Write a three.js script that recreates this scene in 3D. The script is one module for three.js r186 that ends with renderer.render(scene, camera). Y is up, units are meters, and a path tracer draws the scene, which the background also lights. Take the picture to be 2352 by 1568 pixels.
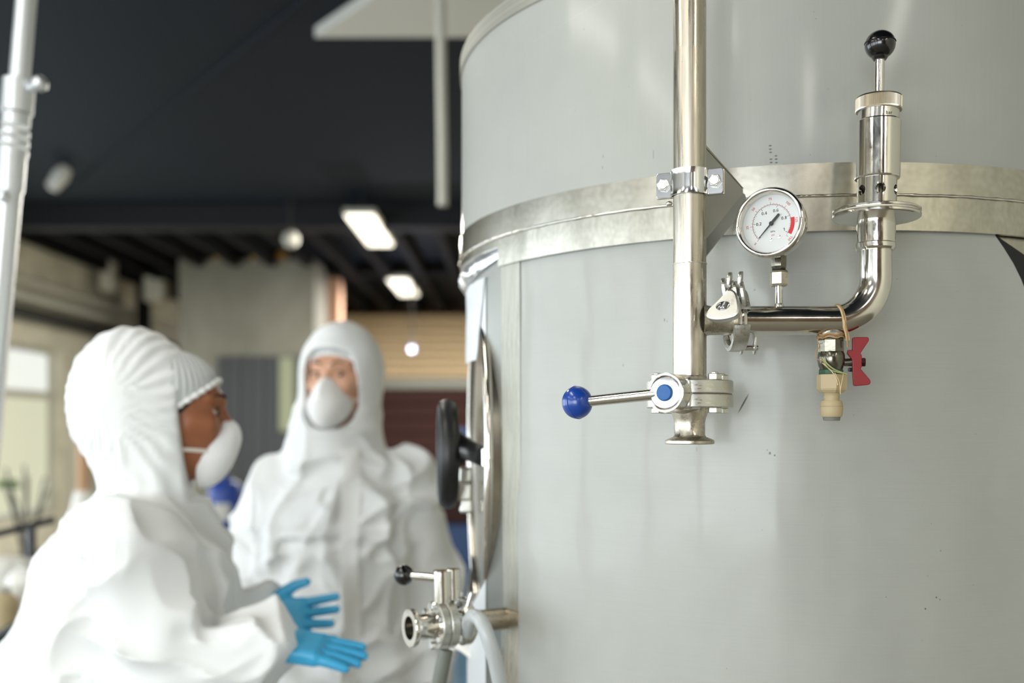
import * as THREE from 'three';
import { mergeGeometries, toCreasedNormals } from 'three/addons/utils/BufferGeometryUtils.js';
import { RoundedBoxGeometry } from 'three/addons/geometries/RoundedBoxGeometry.js';
import { ImprovedNoise } from 'three/addons/math/ImprovedNoise.js';
import { RectAreaLightUniformsLib } from 'three/addons/lights/RectAreaLightUniformsLib.js';

// ------------------------------------------------------------------ camera, light, exposure
const FRAME_W = 2352, FRAME_H = 1568, FOCAL = 2300, EYE_Y = 1.55, HORIZON = 985;
const scene = new THREE.Scene();
const camera = new THREE.PerspectiveCamera(2 * Math.atan(FRAME_H / 2 / FOCAL) * 180 / Math.PI, FRAME_W / FRAME_H, 0.05, 60);
camera.position.set(0, EYE_Y, 0);
camera.setViewOffset(FRAME_W, FRAME_H, 0, -(HORIZON - FRAME_H / 2), FRAME_W, FRAME_H);
camera.focus = 1.16;
camera.userData.fStop = 2.25;
const renderer = new THREE.WebGLRenderer({ antialias: true });
renderer.toneMapping = THREE.LinearToneMapping;
renderer.toneMappingExposure = 1.1;
renderer.shadowMap.enabled = true;
RectAreaLightUniformsLib.init();
scene.background = new THREE.Color(0.5, 0.55, 0.6);
const WINDOW_LIGHT = 3.0, DOOR_LIGHT = 6.2, CEILING_LIGHT = 14, FAR_LIGHT = 130;
const ROOM = { left: -6.1, right: 3.4, back: -20, front: 7.0, top: 4.05 };
function areaLight(pos, target, w, h, color, intensity) {
  const l = new THREE.RectAreaLight(color, intensity, w, h);
  l.position.copy(pos); l.lookAt(target); scene.add(l);
  return l;
}

// ------------------------------------------------------------------ helpers
const V = (x, y, z) => new THREE.Vector3(x, y, z);
const W = (px, py, d) => V((px - 1176) / FOCAL * d, EYE_Y + (HORIZON - py) / FOCAL * d, -d);
let seed = 7;
const rnd = () => { seed = (seed * 1664525 + 1013904223) >>> 0; return seed / 4294967296; };
const noise3 = new ImprovedNoise();
const N = (x, y, z) => noise3.noise(x, y, z);
const clamp = (x, a, b) => Math.min(b, Math.max(a, x));
const lerp = (a, b, t) => a + (b - a) * t;

function clean(g) {
  let r = g.index ? g.toNonIndexed() : g;
  for (const k of Object.keys(r.attributes)) if (!['position', 'normal', 'uv'].includes(k)) r.deleteAttribute(k);
  if (!r.attributes.normal) r.computeVertexNormals();
  if (!r.attributes.uv) {
    const p = r.attributes.position, uv = new Float32Array(p.count * 2);
    for (let i = 0; i < p.count; i++) { uv[2 * i] = p.getX(i) + p.getZ(i); uv[2 * i + 1] = p.getY(i); }
    r.setAttribute('uv', new THREE.BufferAttribute(uv, 2));
  }
  return r;
}
const merged = (list) => Array.isArray(list) ? (list.length === 1 ? clean(list[0]) : mergeGeometries(list.map(clean))) : list;
const used = {};
function numbered(name) {
  used[name] = (used[name] ?? -1) + 1;
  return used[name] ? `${name}_${String(used[name]).padStart(3, '0')}` : name;
}
const ORIGIN = new Map();
function thing(name, label, category, pos, group) {
  const o = new THREE.Group(); o.name = numbered(name); o.position.copy(pos); scene.add(o);
  o.userData = { label, category }; if (group) o.userData.group = group;
  ORIGIN.set(o, pos.clone());
  return o;
}
// geometry in world coordinates -> one mesh under parent
function mk(name, geo, mat, parent, label) {
  const g = merged(geo).clone();
  const m = new THREE.Mesh(g, mat); m.name = name; m.castShadow = m.receiveShadow = true;
  const o = ORIGIN.get(parent);
  if (o) { g.translate(-o.x, -o.y, -o.z); ORIGIN.set(m, o); }
  if (label) m.userData.label = label;
  (parent ?? scene).add(m);
  return m;
}
function struct(name, geo, mat, label, category = 'building part') {
  const m = mk(name, geo, mat, scene); m.userData = { kind: 'structure', label, category };
  ORIGIN.set(m, V(0, 0, 0));
  return m;
}
function solo(name, label, category, geo, mat, group) {
  const g = merged(geo); g.computeBoundingBox();
  const b = g.boundingBox, c = V((b.min.x + b.max.x) / 2, b.min.y, (b.min.z + b.max.z) / 2);
  g.translate(-c.x, -c.y, -c.z);
  const m = new THREE.Mesh(g, mat); m.name = numbered(name); m.position.copy(c); m.castShadow = m.receiveShadow = true;
  m.userData = { label, category }; if (group) m.userData.group = group;
  scene.add(m); ORIGIN.set(m, c); return m;
}
const YUP = V(0, 1, 0);
// put geometry built along +y at point p, turned to dir
function along(g, p, dir) {
  const q = new THREE.Quaternion().setFromUnitVectors(YUP, dir.clone().normalize());
  return g.applyMatrix4(new THREE.Matrix4().compose(p, q, V(1, 1, 1)));
}
// basis placement: columns x, y, z
function basis(g, p, x, y, z) { return g.applyMatrix4(new THREE.Matrix4().makeBasis(x, y, z).setPosition(p)); }
const crease = (g, a = 0.5) => { g.scale(1000, 1000, 1000); const r = toCreasedNormals(g, a); return r.scale(0.001, 0.001, 0.001); };   // creasing compares points at a coarse grid, so it works in millimetres
function lathe(pts, seg = 40, a = 0.5) { return crease(new THREE.LatheGeometry(pts.map(([r, y]) => new THREE.Vector2(Math.max(r, 1e-5), y)), seg), a); }
function cyl(r, h, seg = 32, bev = 0.0006) {
  const b = Math.min(bev, h * 0.3, r * 0.4);
  return lathe([[0, 0], [r - b, 0], [r, b], [r, h - b], [r - b, h], [0, h]], seg);
}
function hex(r, h) { return lathe([[0, 0], [r * 0.9, 0], [r, h * 0.1], [r, h * 0.88], [r * 0.9, h], [0, h]], 6, 0.2); }
function rod(a, b, r, seg = 20) { const d = b.clone().sub(a); return along(cyl(r, d.length(), seg), a, d); }
function box(w, h, d, x, y, z, r = 0) {
  const g = r ? new RoundedBoxGeometry(w, h, d, 2, r) : new THREE.BoxGeometry(w, h, d);
  return g.translate(x, y, z);
}
function boxb(x0, x1, y0, y1, z0, z1, r = 0) { return box(Math.abs(x1 - x0), Math.abs(y1 - y0), Math.abs(z1 - z0), (x0 + x1) / 2, (y0 + y1) / 2, (z0 + z1) / 2, r); }
// swept tube through points, radius a number or fn(t); smooth caps
function sweep(points, radius, n = 40, seg = 20, { curve, flat = 1, caps = true, closed = false } = {}) {
  const c = curve ?? new THREE.CatmullRomCurve3(points, closed, 'centripetal');
  const fr = c.computeFrenetFrames(n, closed), pos = [], idx = [], uv = [];
  const len = c.getLength();
  for (let i = 0; i <= n; i++) {
    const t = i / n, p = c.getPointAt(t), r = typeof radius === 'function' ? radius(t) : radius;
    for (let j = 0; j <= seg; j++) {
      const a = j / seg * Math.PI * 2, cs = Math.cos(a) * r, sn = Math.sin(a) * r * flat;
      const nn = fr.normals[i], bb = fr.binormals[i];
      pos.push(p.x + nn.x * cs + bb.x * sn, p.y + nn.y * cs + bb.y * sn, p.z + nn.z * cs + bb.z * sn);
      uv.push(t * len, j / seg * 0.1);
    }
  }
  for (let i = 0; i < n; i++) for (let j = 0; j < seg; j++) {
    const a = i * (seg + 1) + j, b = a + 1, d = a + seg + 1, e = d + 1;
    idx.push(a, b, d, b, e, d);
  }
  if (caps && !closed) for (const i of [0, n]) {
    const k = pos.length / 3, p = c.getPointAt(i / n); pos.push(p.x, p.y, p.z); uv.push(0, 0);
    for (let j = 0; j < seg; j++) { const a = i * (seg + 1) + j; i ? idx.push(a, a + 1, k) : idx.push(a + 1, a, k); }
  }
  const g = new THREE.BufferGeometry();
  g.setAttribute('position', new THREE.Float32BufferAttribute(pos, 3));
  g.setAttribute('uv', new THREE.Float32BufferAttribute(uv, 2));
  g.setIndex(idx); g.computeVertexNormals();
  return crease(g, 0.9);
}
function extrude(shape, depth, bevel = 0.001, cs = 12) {
  return new THREE.ExtrudeGeometry(shape, { depth, bevelEnabled: bevel > 0, bevelThickness: bevel, bevelSize: bevel, bevelSegments: 2, curveSegments: cs });
}
// parametric closed patch: f(u, v, side) -> Vector3, side 0 outer 1 inner
function slab(nu, nv, f) {
  const pos = [], uv = [], idx = [], at = (s, i, j) => s * (nu + 1) * (nv + 1) + j * (nu + 1) + i;
  for (const s of [0, 1]) for (let j = 0; j <= nv; j++) for (let i = 0; i <= nu; i++) {
    const p = f(i / nu, j / nv, s); pos.push(p.x, p.y, p.z); uv.push(i / nu, j / nv);
  }
  const quad = (a, b, c, d) => idx.push(a, b, c, a, c, d);
  for (let j = 0; j < nv; j++) for (let i = 0; i < nu; i++) {
    quad(at(0, i, j), at(0, i + 1, j), at(0, i + 1, j + 1), at(0, i, j + 1));
    quad(at(1, i, j), at(1, i, j + 1), at(1, i + 1, j + 1), at(1, i + 1, j));
  }
  for (let i = 0; i < nu; i++) { quad(at(1, i, 0), at(1, i + 1, 0), at(0, i + 1, 0), at(0, i, 0)); quad(at(0, i, nv), at(0, i + 1, nv), at(1, i + 1, nv), at(1, i, nv)); }
  for (let j = 0; j < nv; j++) { quad(at(0, 0, j), at(0, 0, j + 1), at(1, 0, j + 1), at(1, 0, j)); quad(at(1, nu, j), at(1, nu, j + 1), at(0, nu, j + 1), at(0, nu, j)); }
  const g = new THREE.BufferGeometry();
  g.setAttribute('position', new THREE.Float32BufferAttribute(pos, 3));
  g.setAttribute('uv', new THREE.Float32BufferAttribute(uv, 2));
  g.setIndex(idx);
  return crease(g, 0.6);
}

// ------------------------------------------------------------------ textures and materials
function tex(w, h, fn, srgb = true) {
  const d = new Uint8Array(w * h * 4);
  for (let y = 0; y < h; y++) for (let x = 0; x < w; x++) {
    const c = fn(x / w, y / h, x, y), k = (y * w + x) * 4;
    if (typeof c === 'number') { d[k] = d[k + 1] = d[k + 2] = clamp(c * 255, 0, 255); } else { d[k] = clamp(c[0] * 255, 0, 255); d[k + 1] = clamp(c[1] * 255, 0, 255); d[k + 2] = clamp(c[2] * 255, 0, 255); }
    d[k + 3] = 255;
  }
  const t = new THREE.DataTexture(d, w, h); t.magFilter = THREE.LinearFilter; t.wrapS = t.wrapT = THREE.RepeatWrapping;
  if (srgb) t.colorSpace = THREE.SRGBColorSpace;
  t.needsUpdate = true; return t;
}
const grungeRough = tex(256, 256, (u, v) => {
  const n = N(u * 6, v * 6, 1.3) * 0.5 + N(u * 17, v * 17, 4.1) * 0.3 + N(u * 50, v * 50, 2.2) * 0.2;
  return 0.62 + n * 0.6;
}, false);
const grungeColor = tex(256, 256, (u, v) => {
  const n = N(u * 5, v * 5, 8.3) * 0.5 + N(u * 21, v * 21, 6.1) * 0.35, k = 0.93 + n * 0.16;
  return [k, k * 0.99, k * (0.965 + n * 0.02)];
});
const brushed = tex(512, 512, (u, v, x, y) => 0.5 + N(u * 3, v * 260, 3) * 0.35 + N(u * 9, v * 120, 9) * 0.2 + (rnd() - 0.5) * 0.12, false);
const std = (o) => new THREE.MeshStandardMaterial(o);
const phys = (o) => new THREE.MeshPhysicalMaterial(o);
const rep = (t, x, y) => { const c = t.clone(); c.repeat.set(x, y); c.needsUpdate = true; return c; };
const M = {
  steel: std({ color: 0xcfc9bd, metalness: 1, roughness: 0.52, roughnessMap: rep(grungeRough, 2, 2), map: rep(grungeColor, 2, 2) }),
  polished: std({ color: 0xdcd8d0, metalness: 1, roughness: 0.22, roughnessMap: rep(grungeRough, 3, 3) }),
  cast: std({ color: 0xd6d5ce, metalness: 1, roughness: 0.6, roughnessMap: rep(grungeRough, 6, 6) }),
  satin: std({ color: 0xcac8c0, metalness: 1, roughness: 0.24, map: rep(grungeColor, 20, 0.25) }),
  dullSheet: std({ color: 0xb9b9b2, metalness: 0.8, roughness: 0.5, map: rep(grungeColor, 2, 2) }),
  shellGrey: std({ color: 0x95958f, metalness: 0.85, roughness: 0.4 }),
  dark: std({ color: 0x15151a, roughness: 0.25 }),
  blackBall: phys({ color: 0x0b0b0c, roughness: 0.22, clearcoat: 0.6, clearcoatRoughness: 0.1 }),
  blueBall: phys({ color: 0x123f96, roughness: 0.3, clearcoat: 0.5, clearcoatRoughness: 0.15 }),
  blueCap: std({ color: 0x1f5c9e, roughness: 0.45 }),
  redPaint: phys({ color: 0x86060f, roughness: 0.45 }),
  cream: std({ color: 0xb8a680, roughness: 0.5 }),
  greyPlastic: std({ color: 0x77756c, roughness: 0.5 }),
  nickel: std({ color: 0x76746a, metalness: 0.9, roughness: 0.34, roughnessMap: grungeRough, map: grungeColor }),
  patina: std({ color: 0x3f5a48, metalness: 0.6, roughness: 0.5, map: grungeColor }),
  gasket: std({ color: 0xe6e0d0, roughness: 0.6 }),
  straw: std({ color: 0xa9875c, roughness: 0.85 }),
  strawPale: std({ color: 0xd8c096, roughness: 0.85 }),
  strawGreen: std({ color: 0xa3a873, roughness: 0.85 }),
  suit: phys({ color: 0xeceeee, roughness: 0.72, sheen: 0.2, sheenRoughness: 0.6 }),
  suitTrim: phys({ color: 0xf4f5f4, roughness: 0.7 }),
  capCloth: std({ color: 0xc6c9c8, roughness: 0.85 }),
  mask: std({ color: 0xfafafa, roughness: 0.8 }),
  strap: std({ color: 0xe9e3da, roughness: 0.8 }),
  glove: phys({ color: 0x3aa4d2, roughness: 0.42, clearcoat: 0.1 }),
  skinBrown: phys({ color: 0x9a5f3f, roughness: 0.5 }),
  skinFair: phys({ color: 0xdba98c, roughness: 0.5 }),
  hairDark: std({ color: 0x19120e, roughness: 0.7 }),
  hairBrown: std({ color: 0x5b4030, roughness: 0.7 }),
  eyeWhite: std({ color: 0xb5aaa0, roughness: 0.25 }),
  iris: std({ color: 0x2a1a10, roughness: 0.15 }),
  wallPale: std({ color: 0xe6e4d8, roughness: 0.9, map: rep(grungeColor, 0.4, 0.4) }),
  wallCream: std({ color: 0xe2e0d2, roughness: 0.85, map: rep(grungeColor, 0.4, 0.4) }),
  wallGreen: std({ color: 0x7f7e76, roughness: 0.85, map: rep(grungeColor, 0.5, 0.5) }),
  wallBrown: std({ color: 0x6e5843, roughness: 0.9, map: rep(grungeColor, 0.4, 0.4) }),
  concrete: std({ color: 0x8b877c, roughness: 0.75, map: rep(grungeColor, 0.5, 0.5) }),
  ceilingDark: phys({ color: 0x1b212b, specularIntensity: 0.2, roughness: 0.7, map: rep(grungeColor, 0.3, 0.3) }),
  bracketSheet: std({ color: 0xb4b4ac, metalness: 0.35, roughness: 0.5 }),
  joistGrey: phys({ color: 0x1f2023, specularIntensity: 0.4, roughness: 0.7 }),
  joist: phys({ color: 0x131315, specularIntensity: 0.3, roughness: 0.8 }),
  greyPanel: std({ color: 0xc4c3bb, roughness: 0.85 }),
  shutter: std({ color: 0xdcc6a6, roughness: 0.8, map: rep(grungeColor, 1, 1) }),
  redBrown: std({ color: 0x33120d, roughness: 0.8 }),
  greyMetal: std({ color: 0x8d9089, roughness: 0.6, metalness: 0.3 }),
  charcoal: std({ color: 0x3c3e42, roughness: 0.7 }),
  pink: std({ color: 0xc49a80, roughness: 0.85 }),
  paleGreen: std({ color: 0x868b74, roughness: 0.7 }),
  yellow: std({ color: 0xb98a2e, roughness: 0.6 }),
  bluePlastic: std({ color: 0x1c3f90, roughness: 0.45 }),
  steelBlue: std({ color: 0x2d4a78, roughness: 0.5 }),
  lightBlue: std({ color: 0x86abc4, roughness: 0.5 }),
  whitePlastic: std({ color: 0xe8e6df, roughness: 0.5 }),
  wood: std({ color: 0xc09a78, roughness: 0.7 }),
  frameMetal: std({ color: 0x3a3a38, roughness: 0.6, metalness: 0.4 }),
  frameWhite: std({ color: 0xb9b7ac, roughness: 0.7 }),
  leaf: std({ color: 0x4a6a35, roughness: 0.7 }),
  chrome: std({ color: 0xe6e6e6, metalness: 1, roughness: 0.16 }),
  standTube: std({ color: 0xdfe2e6, metalness: 0.75, roughness: 0.35 }),
  wheelBlack: std({ color: 0x121213, roughness: 0.42 }),
  lampGlow: std({ color: 0xffffff, emissive: new THREE.Color(1, 0.93, 0.74), emissiveIntensity: 2.2, roughness: 0.6 }),
  spotGlow: std({ color: 0x202024, emissive: new THREE.Color(0.74, 0.77, 0.95), emissiveIntensity: 1.0, roughness: 0.6 }),
  paneWhite: std({ color: 0x909090, emissive: new THREE.Color(0.93, 0.97, 0.9), emissiveIntensity: 0.72, roughness: 0.5 }),
  paneCream: std({ color: 0x8a8a78, emissive: new THREE.Color(0.75, 0.76, 0.58), emissiveIntensity: 0.62, roughness: 0.5 }),
  paneCool: std({ color: 0xffffff, emissive: new THREE.Color(0.84, 0.92, 1), emissiveIntensity: 1.5, roughness: 0.5 }),
  hoseClear: phys({ color: 0xd6dadb, roughness: 0.3, transmission: 0.35, thickness: 0 }),
  hoseGrey: std({ color: 0x767a72, roughness: 0.5 }),
};

// ------------------------------------------------------------------ the hall
const R0 = ROOM;
struct('floor', boxb(R0.left - 0.3, R0.right + 0.3, -0.2, 0, R0.back - 0.3, R0.front + 0.3), M.concrete, 'grey concrete hall floor', 'floor');
const ceiling = struct('ceiling', boxb(R0.left - 0.3, R0.right + 0.3, R0.top, R0.top + 0.25, R0.back - 0.3, R0.front + 0.3), M.ceilingDark, 'dark charcoal ceiling of the hall', 'ceiling');
for (let i = 0; i < 19; i++) { const x = R0.left + 0.25 + i * 0.5; mk('joist', boxb(x - 0.05, x + 0.05, R0.top - 0.24, R0.top, -19.99, -11.4, 0.01), M.joist, ceiling); }
mk('cross_beam', boxb(R0.left, R0.right, R0.top - 0.26, R0.top, -11.4, -11.1, 0.01), M.joistGrey, ceiling);
mk('cross_beam', boxb(R0.left, R0.right, R0.top - 0.2, R0.top, -15.1, -14.85, 0.01), M.joist, ceiling);
{ // diagonal seam batten on the near ceiling
  const a = V(-4.6, R0.top - 0.005, -10.4), b = V(-0.6, R0.top - 0.005, -5.0);
  mk('seam_batten', rod(a, b, 0.02, 8), M.ceilingDark, ceiling);
}
{ // pale ceiling panel with a cut corner
  const s = new THREE.Shape(); const y = 6.22;
  s.moveTo(-1.22, -y); s.lineTo(3.38, -y); s.lineTo(3.38, -4.2); s.lineTo(0.35, -4.2); s.closePath();
  const g = extrude(s, 0.06, 0.004).rotateX(Math.PI / 2).translate(0, 0, 0);
  // rotateX(+90): (x, y, z) -> (x, -z, y)
  g.translate(0, R0.top - 0.005, 0);
  mk('soffit_panel', g, M.greyPanel, ceiling, 'pale grey soffit panel with a slanted corner');
}
struct('wall_right', boxb(R0.right, R0.right + 0.3, 0, R0.top, R0.back, R0.front), M.wallCream, 'pale cream side wall beyond the tank', 'wall');
const GATE = [-5.7, -1.1, 0.3, 3.4];   // glazed gate in the end wall behind the viewpoint
{
  const s = new THREE.Shape(); s.moveTo(R0.left, 0); s.lineTo(R0.right, 0); s.lineTo(R0.right, R0.top); s.lineTo(R0.left, R0.top); s.closePath();
  const h = new THREE.Path(); h.moveTo(GATE[0], GATE[2]); h.lineTo(GATE[0], GATE[3]); h.lineTo(GATE[1], GATE[3]); h.lineTo(GATE[1], GATE[2]); h.closePath(); s.holes.push(h);
  struct('wall_front', extrude(s, 0.3, 0).translate(0, 0, R0.front), M.wallBrown, 'brownish end wall with a glazed gate behind the viewpoint', 'wall');
  const w = new THREE.Group(), [x0, x1, y0, y1] = GATE, z = R0.front + 0.15; w.name = 'window_7'; w.userData = { kind: 'structure', label: 'wide glazed gate in the brownish end wall', category: 'window' }; w.position.set((x0 + x1) / 2, y0, z); scene.add(w); ORIGIN.set(w, w.position.clone());
  for (let i = 0; i < 6; i++) for (let j = 0; j < 3; j++) mk('pane', boxb(lerp(x0, x1, i / 6) + 0.04, lerp(x0, x1, (i + 1) / 6) - 0.04, lerp(y0, y1, j / 3) + 0.04, lerp(y0, y1, (j + 1) / 3) - 0.04, z - 0.01, z + 0.01), M.paneCool, w);
  for (let i = 0; i <= 6; i++) mk('glazing_bar', boxb(lerp(x0 + 0.04, x1 - 0.04, i / 6) - 0.04, lerp(x0 + 0.04, x1 - 0.04, i / 6) + 0.04, y0, y1, z - 0.05, z + 0.03), M.frameWhite, w);
  for (let j = 0; j <= 3; j++) mk('glazing_bar', boxb(x0 + 0.08, x1 - 0.08, lerp(y0 + 0.04, y1 - 0.04, j / 3) - 0.04, lerp(y0 + 0.04, y1 - 0.04, j / 3) + 0.04, z - 0.04, z + 0.02), M.frameWhite, w);
  areaLight(V((x0 + x1) / 2, (y0 + y1) / 2, R0.front - 0.03), V((x0 + x1) / 2, (y0 + y1) / 2, 0), x1 - x0 - 0.1, y1 - y0 - 0.1, new THREE.Color(0.9, 0.96, 1), DOOR_LIGHT);
}
struct('wall_back', boxb(R0.left, R0.right, 0, R0.top, R0.back - 0.3, R0.back), M.wallBrown, 'far brown end wall of the hall', 'wall');

const windows = [];   // [z0, z1, y0, y1]
windows.push([-13.55, -10.9, 0.42, 2.62]);
for (const z of [-8.4, -5.0, -1.6, 1.8, 5.2]) windows.push([z - 1.5, z + 1.5, 0.35, 3.1]);
{
  const s = new THREE.Shape(); s.moveTo(R0.back, 0); s.lineTo(R0.front, 0); s.lineTo(R0.front, R0.top); s.lineTo(R0.back, R0.top); s.closePath();
  for (const [z0, z1, y0, y1] of windows) { const h = new THREE.Path(); h.moveTo(z0, y0); h.lineTo(z0, y1); h.lineTo(z1, y1); h.lineTo(z1, y0); h.closePath(); s.holes.push(h); }
  const g = extrude(s, 0.3, 0);   // shape x = world z
  g.applyMatrix4(new THREE.Matrix4().makeBasis(V(0, 0, 1), V(0, 1, 0), V(-1, 0, 0)));
  g.translate(R0.left, 0, 0);
  struct('wall_left', g, M.wallPale, 'pale olive side wall with a row of windows', 'wall');
}
windows.forEach(([z0, z1, y0, y1], i) => {
  const x = R0.left - 0.16, bars = [];
  const w = new THREE.Group(); w.name = `window_${i + 1}`; w.userData = { kind: 'structure', label: i ? `tall daylight window in the pale side wall, ${['', 'first', 'second', 'third', 'fourth', 'fifth'][i]} along from the low frosted one` : 'bright frosted window low in the pale side wall', category: 'window' };
  w.position.set(x, y0, (z0 + z1) / 2); scene.add(w); ORIGIN.set(w, w.position.clone());
  bars.push(boxb(x - 0.04, x + 0.06, y0, y0 + 0.06, z0, z1), boxb(x - 0.04, x + 0.06, y1 - 0.06, y1, z0, z1), boxb(x - 0.04, x + 0.06, y0 + 0.06, y1 - 0.06, z0, z0 + 0.06), boxb(x - 0.04, x + 0.06, y0 + 0.06, y1 - 0.06, z1 - 0.06, z1));
  mk('window_frame', bars, M.frameWhite, w);
  const nx = i ? 3 : 1, ny = i ? 4 : 2;
  const ys = i ? [0, 1, 2, 3, 4].map((k) => lerp(y0 + 0.06, y1 - 0.06, k / 4)) : [y0 + 0.06, 2.0, y1 - 0.06];
  for (let a = 0; a < nx; a++) for (let b = 0; b < ny; b++) {
    const za = lerp(z0 + 0.06, z1 - 0.06, a / nx), zb = lerp(z0 + 0.06, z1 - 0.06, (a + 1) / nx);
    mk('pane', boxb(x - 0.01, x + 0.01, ys[b] + 0.02, ys[b + 1] - 0.02, za + 0.02, zb - 0.02), i ? M.paneCool : b ? M.paneWhite : M.paneCream, w);
  }
  for (let b = 1; b < ny; b++) mk('glazing_bar', boxb(x - 0.03, x + 0.04, ys[b] - 0.05, ys[b] + 0.05, z0 + 0.06, z1 - 0.06), M.frameWhite, w);
  for (let a = 1; a < nx; a++) { const z = lerp(z0 + 0.06, z1 - 0.06, a / nx); mk('glazing_bar', boxb(x - 0.03, x + 0.04, y0 + 0.06, y1 - 0.06, z - 0.02, z + 0.02), M.frameWhite, w); }
  const c = V(R0.left + 0.03, (y0 + y1) / 2, (z0 + z1) / 2);
  areaLight(c, c.clone().add(V(1, 0, 0)), z1 - z0 - 0.1, y1 - y0 - 0.1, i ? new THREE.Color(0.8, 0.91, 1) : new THREE.Color(0.95, 1, 0.88), i ? WINDOW_LIGHT : 2.4);
});
// pipes and rail along the pale side wall
solo('wall_pipe', 'pale horizontal pipe along the olive side wall, upper of two', 'pipe', rod(V(-5.98, 3.36, -19.9), V(-5.98, 3.36, 6.9), 0.07, 14), M.frameWhite);
solo('wall_pipe', 'pale horizontal pipe along the olive side wall, just under the upper one', 'pipe', rod(V(-5.98, 3.18, -19.9), V(-5.98, 3.18, 6.9), 0.06, 14), M.greyPanel);
solo('cable_tray', 'dark cable tray running below the pale wall pipes', 'cable tray', boxb(-6.098, -5.88, 2.9, 3.04, -19.9, 6.9, 0.01), M.frameMetal);
solo('downpipe', 'dark vertical downpipe in the far wall corner', 'pipe', rod(V(-5.74, 0.002, -15.6), V(-5.74, 3.8, -15.6), 0.11, 16), M.joist);
solo('wall_bracket', 'pale upright bracket under the dark ceiling near the downpipe', 'bracket', boxb(-5.95, -5.75, 3.55, 4.05, -14.6, -14.4, 0.02), M.wallPale);
solo('wall_bracket', 'pale upright bracket beside the downpipe', 'bracket', boxb(-5.6, -5.3, 3.5, 4.05, -15.5, -15.2, 0.02), M.wallPale);
// far partition with strip door
{
  const d = 14, x0 = W(410, 0, d).x, x1 = W(722, 0, d).x;
  const p = struct('wall_partition', boxb(x0, x1, 0, 3.92, -d - 1.6, -d), M.wallGreen, 'grey green partition block at the far end', 'wall');
  const dx0 = W(500, 0, d).x, dx1 = W(690, 0, d).x, n = 7;
  const door = new THREE.Group(); door.name = 'door_1'; door.userData = { kind: 'structure', label: 'dark grey strip door in the far partition', category: 'door' }; door.position.set((dx0 + dx1) / 2, 0, -d + 0.03); scene.add(door); ORIGIN.set(door, door.position.clone());
  for (let i = 0; i < n; i++) { const a = lerp(dx0, dx1, i / n), b = lerp(dx0, dx1, (i + 1) / n); mk('strip', boxb(a + 0.005, b - 0.005, 0.02, W(0, 818, d).y, -d + 0.004 + (i % 2) * 0.02, -d + 0.03 + (i % 2) * 0.02, 0.008), M.charcoal, door); }
  mk('green_strip', boxb(W(640, 0, 13.9).x, W(674, 0, 13.9).x, W(0, 990, 13.9).y, W(0, 820, 13.9).y, -13.945, -13.92, 0.005), M.paleGreen, door, 'narrow pale green strip at the door edge');
  [500, 528, 585, 645, 702].forEach((px, i) => {
    const q = W(px, 592, 13.95);
    solo('yellow_cap', ['first', 'second', 'third', 'fourth', 'fifth'][i] + ' yellow cap from the downpipe along the partition top', 'cap', boxb(q.x - 0.06, q.x + 0.06, 3.92, 4.04, -14.12, -13.98, 0.015), M.yellow, 'yellow caps on the partition');
  });
}
solo('square_column', 'pinkish square column beside the far grey partition', 'column', boxb(W(733, 0, 15).x, W(780, 0, 15).x, 0, 3.82, -15.3, -15, 0.02), M.pink);
{ // far brown roller shutter, lintel and red brown gate
  const d = 19.6, x0 = W(782, 0, d).x, x1 = W(1120, 0, d).x, y0 = W(0, 868, d).y, y1 = 3.8;
  const t = thing('roller_shutter', 'brown slatted roller shutter high on the far wall', 'shutter', V((x0 + x1) / 2, y0, -d));
  mk('backing', boxb(x0, x1, y0, y1, -19.98, -19.7), M.shutter, t);
  const n = 8; for (let i = 0; i < n; i++) { const a = lerp(y0, y1, i / n), b = lerp(y0, y1, (i + 1) / n); mk('slat', boxb(x0, x1, a + 0.012, b - 0.012, -19.72, -d, 0.02), M.shutter, t); }
  solo('lintel', 'grey steel lintel under the brown roller shutter', 'lintel', boxb(x0 - 0.3, x1, W(0, 893, d).y + 0.01, y0 - 0.02, -19.98, -d + 0.06, 0.01), M.greyMetal);
  const r = thing('board_gate', 'dark red brown board gate below the grey lintel', 'gate', V((x0 + x1) / 2, 0, -d));
  const h = W(0, 893, d).y; for (let i = 0; i < 8; i++) mk('board', boxb(x0 + 0.4, x1, h * i / 8 + 0.01, h * (i + 1) / 8 - 0.01, -19.95, -d, 0.01), M.redBrown, r);
}
// ceiling lights in a row: glowing diffuser in a housing, area light right below
function ceilingLight(x, z, label, w = 0.3, len = 1.7, power = CEILING_LIGHT) {
  const y = 3.78, t = thing('ceiling_light', label, 'ceiling light', V(x, y, z), 'fluorescent ceiling lights');
  mk('housing', box(w + 0.04, 0.06, len + 0.04, x, y + 0.05, z, 0.01), M.frameWhite, t);
  mk('diffuser', box(w, 0.03, len, x, y + 0.01, z, 0.008), M.lampGlow, t);
  for (const k of [-1, 1]) mk('suspension_rod', rod(V(x, y + 0.08, z + k * len * 0.4), V(x, R0.top, z + k * len * 0.4), 0.008, 8), M.frameMetal, t);
  areaLight(V(x, y - 0.012, z), V(x, 0, z), w, len, new THREE.Color(1, 0.96, 0.87), power);
}
ceilingLight(-1.6, -11.35, 'glowing ceiling light nearest the dark cross beam', 0.3, 1.7, FAR_LIGHT);
ceilingLight(-1.72, -15.9, 'glowing ceiling light farthest away above the brown shutter', 0.3, 1.7, FAR_LIGHT);
ceilingLight(1.7, -11.35, 'glowing ceiling light at the cross beam behind the tank', 0.3, 1.7, FAR_LIGHT);
ceilingLight(1.7, -15.9, 'glowing ceiling light at the far end behind the tank', 0.3, 1.7, FAR_LIGHT);
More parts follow.
